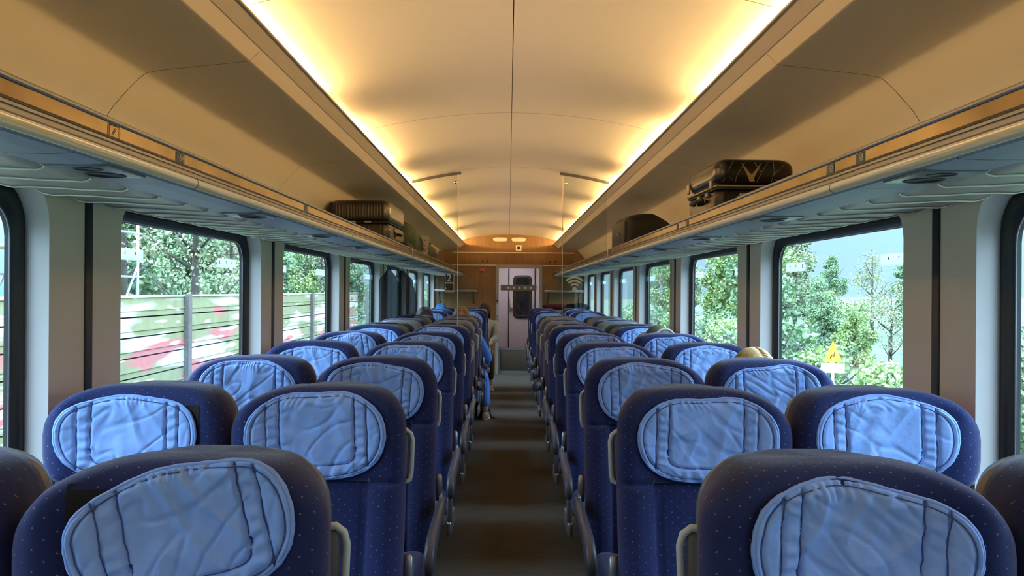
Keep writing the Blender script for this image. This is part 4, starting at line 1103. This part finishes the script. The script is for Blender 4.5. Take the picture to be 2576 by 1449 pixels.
o = b.build('ground', 'grass'); tag(o, 'grassy ground beside the railway line', 'ground', kind='structure')
b = MB(); b.box(-4.2, 4.2, -30, 150, GZ-.02, GZ+.03); o = b.build('ground_ballast', 'ballast'); tag(o, 'grey ballast under the tracks', 'ground', kind='structure')
def crown_mesh(seed, cx, size, n, leaf, cone=False, lo=.1):
    rnd = random.Random(seed); b = MB(); W, H = size
    blobs = []
    for k in range(26):
        if cone: f = rnd.random(); rr_ = W*(1-f)*.9; a = rnd.random()*2*PI; blobs.append((Vector((rr_*math.cos(a)*.6, rr_*math.sin(a)*.6, lo*H+f*H*(1-lo))), W*(.28*(1-f)+.14)))
        else:
            a = rnd.random()*2*PI; q = rnd.random()**.5*W*.72; f = rnd.random(); env = math.sin(PI*min(1, .12+f*.86))**.6
            blobs.append((Vector((q*env*math.cos(a), q*env*math.sin(a), H*(lo+(1-lo)*f*.92))), W*(.20+.18*rnd.random())))
    for k in range(n):
        c, r_ = rnd.choice(blobs); d = Vector((rnd.gauss(0, 1), rnd.gauss(0, 1), rnd.gauss(0, 1))).normalized()
        p = c+d*r_*rnd.random()**.4; s_ = leaf*(.6+.8*rnd.random())
        u = Vector((rnd.gauss(0, 1), rnd.gauss(0, 1), rnd.gauss(0, 1))).normalized(); v = u.cross(Vector((rnd.gauss(0, 1), rnd.gauss(0, 1), rnd.gauss(0, 1)))).normalized()
        b.quad(p-u*s_-v*s_*.6, p+u*s_*.3-v*s_*.9, p+u*s_+v*s_*.5, p-u*s_*.4+v*s_*.8)
    return b
def trunk_mesh(seed, W, H):
    rnd = random.Random(seed); b = MB(); b.tube([(0, 0, -.3), (.05, .02, H*.3), (-.05, .05, H*.6), (0, 0, H*.93)], [.16*W/2, .12*W/2, .07*W/2, .02], 8)
    for k in range(9):
        a = rnd.random()*2*PI; z = H*(.25+.55*rnd.random()); L = W*(.5+.35*rnd.random())
        b.tube([(0, 0, z), (L*.5*math.cos(a), L*.5*math.sin(a), z+L*.35), (L*math.cos(a), L*math.sin(a), z+L*.9)], [.05*W/2, .03*W/2, .012], 5)
    return b
tp = {}
kinds = {'broad': ((2.6, 8.0), 9500, .095, 'leaf2', False, .12, 'dense green broadleaf tree'), 'spring': ((2.3, 6.2), 8500, .085, 'leaf1', False, .05, 'light spring-green tree'),
         'bare': ((2.6, 8.6), 2600, .06, 'leaf4', False, .25, 'thin budding tree with bare branches'), 'conifer': ((1.9, 9.0), 8000, .09, 'leaf3', True, .02, 'dark narrow conifer'),
         'bush': ((1.7, 2.3), 5000, .06, 'leaf1', False, .0, 'bright green bush'), 'bush2': ((1.9, 2.9), 5000, .065, 'leaf2', False, .0, 'mid green bush')}
def plant(k, x, y, s, rz, label, group):
    size, n_, leaf, m_, cone, lo, nm_ = kinds[k]
    base = 'bush' if k.startswith('bush') else 'tree'
    if k not in tp:
        t = empty(base, (x, y, 0)); crown_mesh(hash(k) % 97 if False else len(k)*13+ord(k[-1]), 0, size, n_, leaf, cone, lo).build('crown', m_, t)
        trunk_mesh(ord(k[0]), size[0], size[1]).build('trunk', 'bark', t); tp[k] = t
    else: t = copy_tree(tp[k])
    gx = abs(x); gz = GZ+(.0 if gx < 7 else (.5*(gx-7)/4 if gx < 11 else .5+.5*(gx-11)/7))
    t.location = (x, y, gz); t.scale = (s, s, s); t.rotation_euler = (0, 0, rz)
    tag(t, label, base, group); return t
rt = random.Random(11)
y = -8.
i = 0
seqR = ['broad', 'conifer', 'spring', 'bare', 'broad', 'spring', 'conifer', 'bare']
lbl = {'broad': 'dense green broadleaf tree beyond the %s windows', 'spring': 'light spring-green tree beyond the %s windows', 'bare': 'thin budding tree beyond the %s windows', 'conifer': 'dark narrow conifer beyond the %s windows', 'bush': 'bright green trackside bush beyond the %s windows', 'bush2': 'mid green trackside bush beyond the %s windows'}
def line(side, x0, dx, ys, seq, sc_, gname):
    sn = 'right' if side > 0 else 'left'
    for q, yy in enumerate(ys):
        if side < 0 and 11.5 < yy < 20.5 and x0 < 14: continue
        k = seq[q % len(seq)]; xx = x0+dx*rt.random(); plant(k, side*xx, yy+rt.uniform(-.6, .6), sc_*(.85+.3*rt.random())*(1. if side < 0 or x0 < 8 or x0 > 20 else (.85 if yy/xx < 2.5 else 1.25 if yy/xx < 2.85 else 1.8)), rt.random()*6.28, lbl[k] % sn, gname % (lbl[k].split(' beyond')[0]+'s', sn))
G = '%s outside, %s side'
line(1, 9.5, 3.0, [2+3.0*q for q in range(16)], ['broad', 'spring', 'spring', 'bare', 'conifer', 'bare', 'bare', 'spring', 'broad', 'spring', 'broad', 'spring'], .43, G)
line(1, 14, 5, [4+4.2*q for q in range(16)], ['bare', 'broad', 'bare', 'broad'], .56, G)
line(1, 5.6, 1.6, [1+1.7*q for q in range(22)], ['bush', 'bush2', 'bush', 'bush'], .72, G)
line(-1, 8.5, 2.5, [8+2.6*q for q in range(17)], ['bare', 'spring', 'bare', 'broad', 'spring', 'bare', 'broad'], .72, G)
line(-1, 13, 5, [6+3.4*q for q in range(18)], ['broad', 'spring', 'bare', 'broad'], .95, G)
line(-1, 4.6, .5, [30+3.0*q for q in range(8)], ['bush2', 'bush'], .9, G)
line(1, 22, 10, [14+4.0*q for q in range(22)], ['bare', 'spring', 'broad', 'bare'], .52, G)
line(-1, 19, 8, [12+4.5*q for q in range(18)], ['bare', 'broad', 'spring'], 1.0, G)
# noise barrier on the left
def graff():
    m = mat('painted_planks', (.22, .23, .11), .8, var=.25, vscale=6); t = m.node_tree; b = t.nodes['Principled BSDF']; cur = b.inputs['Base Color'].links[0].from_socket
    co = N(t, 'TexCoord')
    for sc_, off, th, c in (((.5, .35, 2.2), 3.1, .55, (.50, .50, .46)), ((.6, .5, 3.0), 9.7, .61, (.42, .14, .12)), ((.4, .8, 6.), 15., .62, (.70, .70, .68))):
        mp = N(t, 'Mapping'); mp.inputs['Scale'].default_value = sc_; mp.inputs['Location'].default_value = (off, off, off)
        nz = N(t, 'TexNoise'); nz.inputs['Scale'].default_value = 1.0; nz.inputs['Detail'].default_value = 2
        r = N(t, 'ValToRGB'); r.color_ramp.elements[0].position = th-.02; r.color_ramp.elements[1].position = th+.03
        t.links.new(co.outputs['Object'], mp.inputs[0]); t.links.new(mp.outputs[0], nz.inputs['Vector']); t.links.new(nz.outputs[0], r.inputs[0])
        mx = N(t, 'Mix'); mx.data_type = 'RGBA'; mx.inputs[7].default_value = c+(1,); t.links.new(r.outputs[0], mx.inputs[0]); t.links.new(cur, mx.inputs[6]); cur = mx.outputs[2]
    t.links.new(cur, b.inputs['Base Color']); return m
M['graff'] = graff(); M['barcap'] = mat('barrier_cap', (.42, .42, .33), .7); M['bargap'] = mat('barrier_gap', (.02, .022, .014), .9)
t = empty('noise_barrier', (-5.5, 0, 0), 0, 'low plank noise barrier with red and white graffiti outside the left windows', 'barrier')
b = MB()
for q in range(13):
    z1 = 1.35-.295*q; b.box(-.05, .05, 3, 27, z1-.272, z1)
    b.box(.05, .062, 3, 27, z1-.19, z1-.165)
b.build('planks', 'graff', t)
b = MB(); b.box(-.02, .0, 3, 27, GZ-.3, 1.35); b.build('backing', 'bargap', t)
b = MB(); b.box(-.07, .07, 3, 27, 1.355, 1.385); b.build('cap', 'barcap', t)
for q in range(7):
    b = MB(); b.box(.04, .13, 4.6+4.0*q-.07, 4.6+4.0*q+.07, GZ-.3, 1.40); b.build('post', 'ballast', t)
# scaffold
M['scaff'] = mat('scaffold_tube', (.42, .48, .52), .4, metal=.4); M['plank'] = mat('scaffold_plank', (.45, .40, .28), .8); M['orange'] = mat('orange_mesh', (.60, .30, .06), .8)
t = empty('scaffolding', (-9.2, 16.0, 0), 0, 'grey tube scaffolding tower behind the plank barrier', 'scaffolding')
b = MB()
for x in (-.6, .6):
    for y in (-2.6, -1.3, 0, 1.3): b.tube([(x, y, GZ-.2), (x, y, 3.9)], .035, 6)
    for z in (-.2, .8, 1.3, 1.75, 2.3, 2.75, 3.3): b.tube([(x, -2.8, z), (x, 1.5, z)], .028, 6)
    for y in (-2.6, 0): b.tube([(x, y, .2), (x, y+1.3, 2.0)], .028, 6)
b.build('frame_tubes', 'scaff', t)
for z in (1.25, 2.25):
    b = MB(); b.box(-.6, .6, -2.7, 1.4, z-.03, z+.03); b.build('platform', 'plank', t)
b = MB(); b.box(-.3, .3, -.9, .6, 2.33, 2.50); b.build('mesh_bundle', 'orange', t)
t = empty('site_container', (-12.2, 16.8, 0), 0, 'pale blue site container behind the scaffolding', 'container')
b = MB(); b.rbox((0, 0, 1.1), (2.2, 3.2, 4.8), .05, 2); b.build('body', mat('pale_blue_steel', (.20, .38, .48), .6), t)
# warning sign beside the track on the right
M['yellow'] = mat('warning_yellow', (.80, .42, .03), .5)
t = empty('warning_sign', (3.3, 7.62, 0), R(-24), 'yellow triangular warning sign on a post outside the right window', 'sign')
b = MB(); b.loft([[(x, y, z) for x, z in ((-.09, .79), (.09, .79), (0, 1.01))] for y in (-.006, .006)], sm=False); b.build('triangle', 'yellow', t)
b = MB(); b.tube([(-.025, -.008, .83), (-.005, -.008, .865), (.010, -.008, .85), (0.015, -.008, .89)], .004, 4); b.build('symbol', 'black', t)
b = MB(); b.box(-.11, .11, -.006, .006, .68, .775); b.build('plate', 'shade', t)
b = MB(); b.tube([(0, .03, GZ-.2), (0, .03, .93)], .016, 8); b.build('post', 'scaff', t)
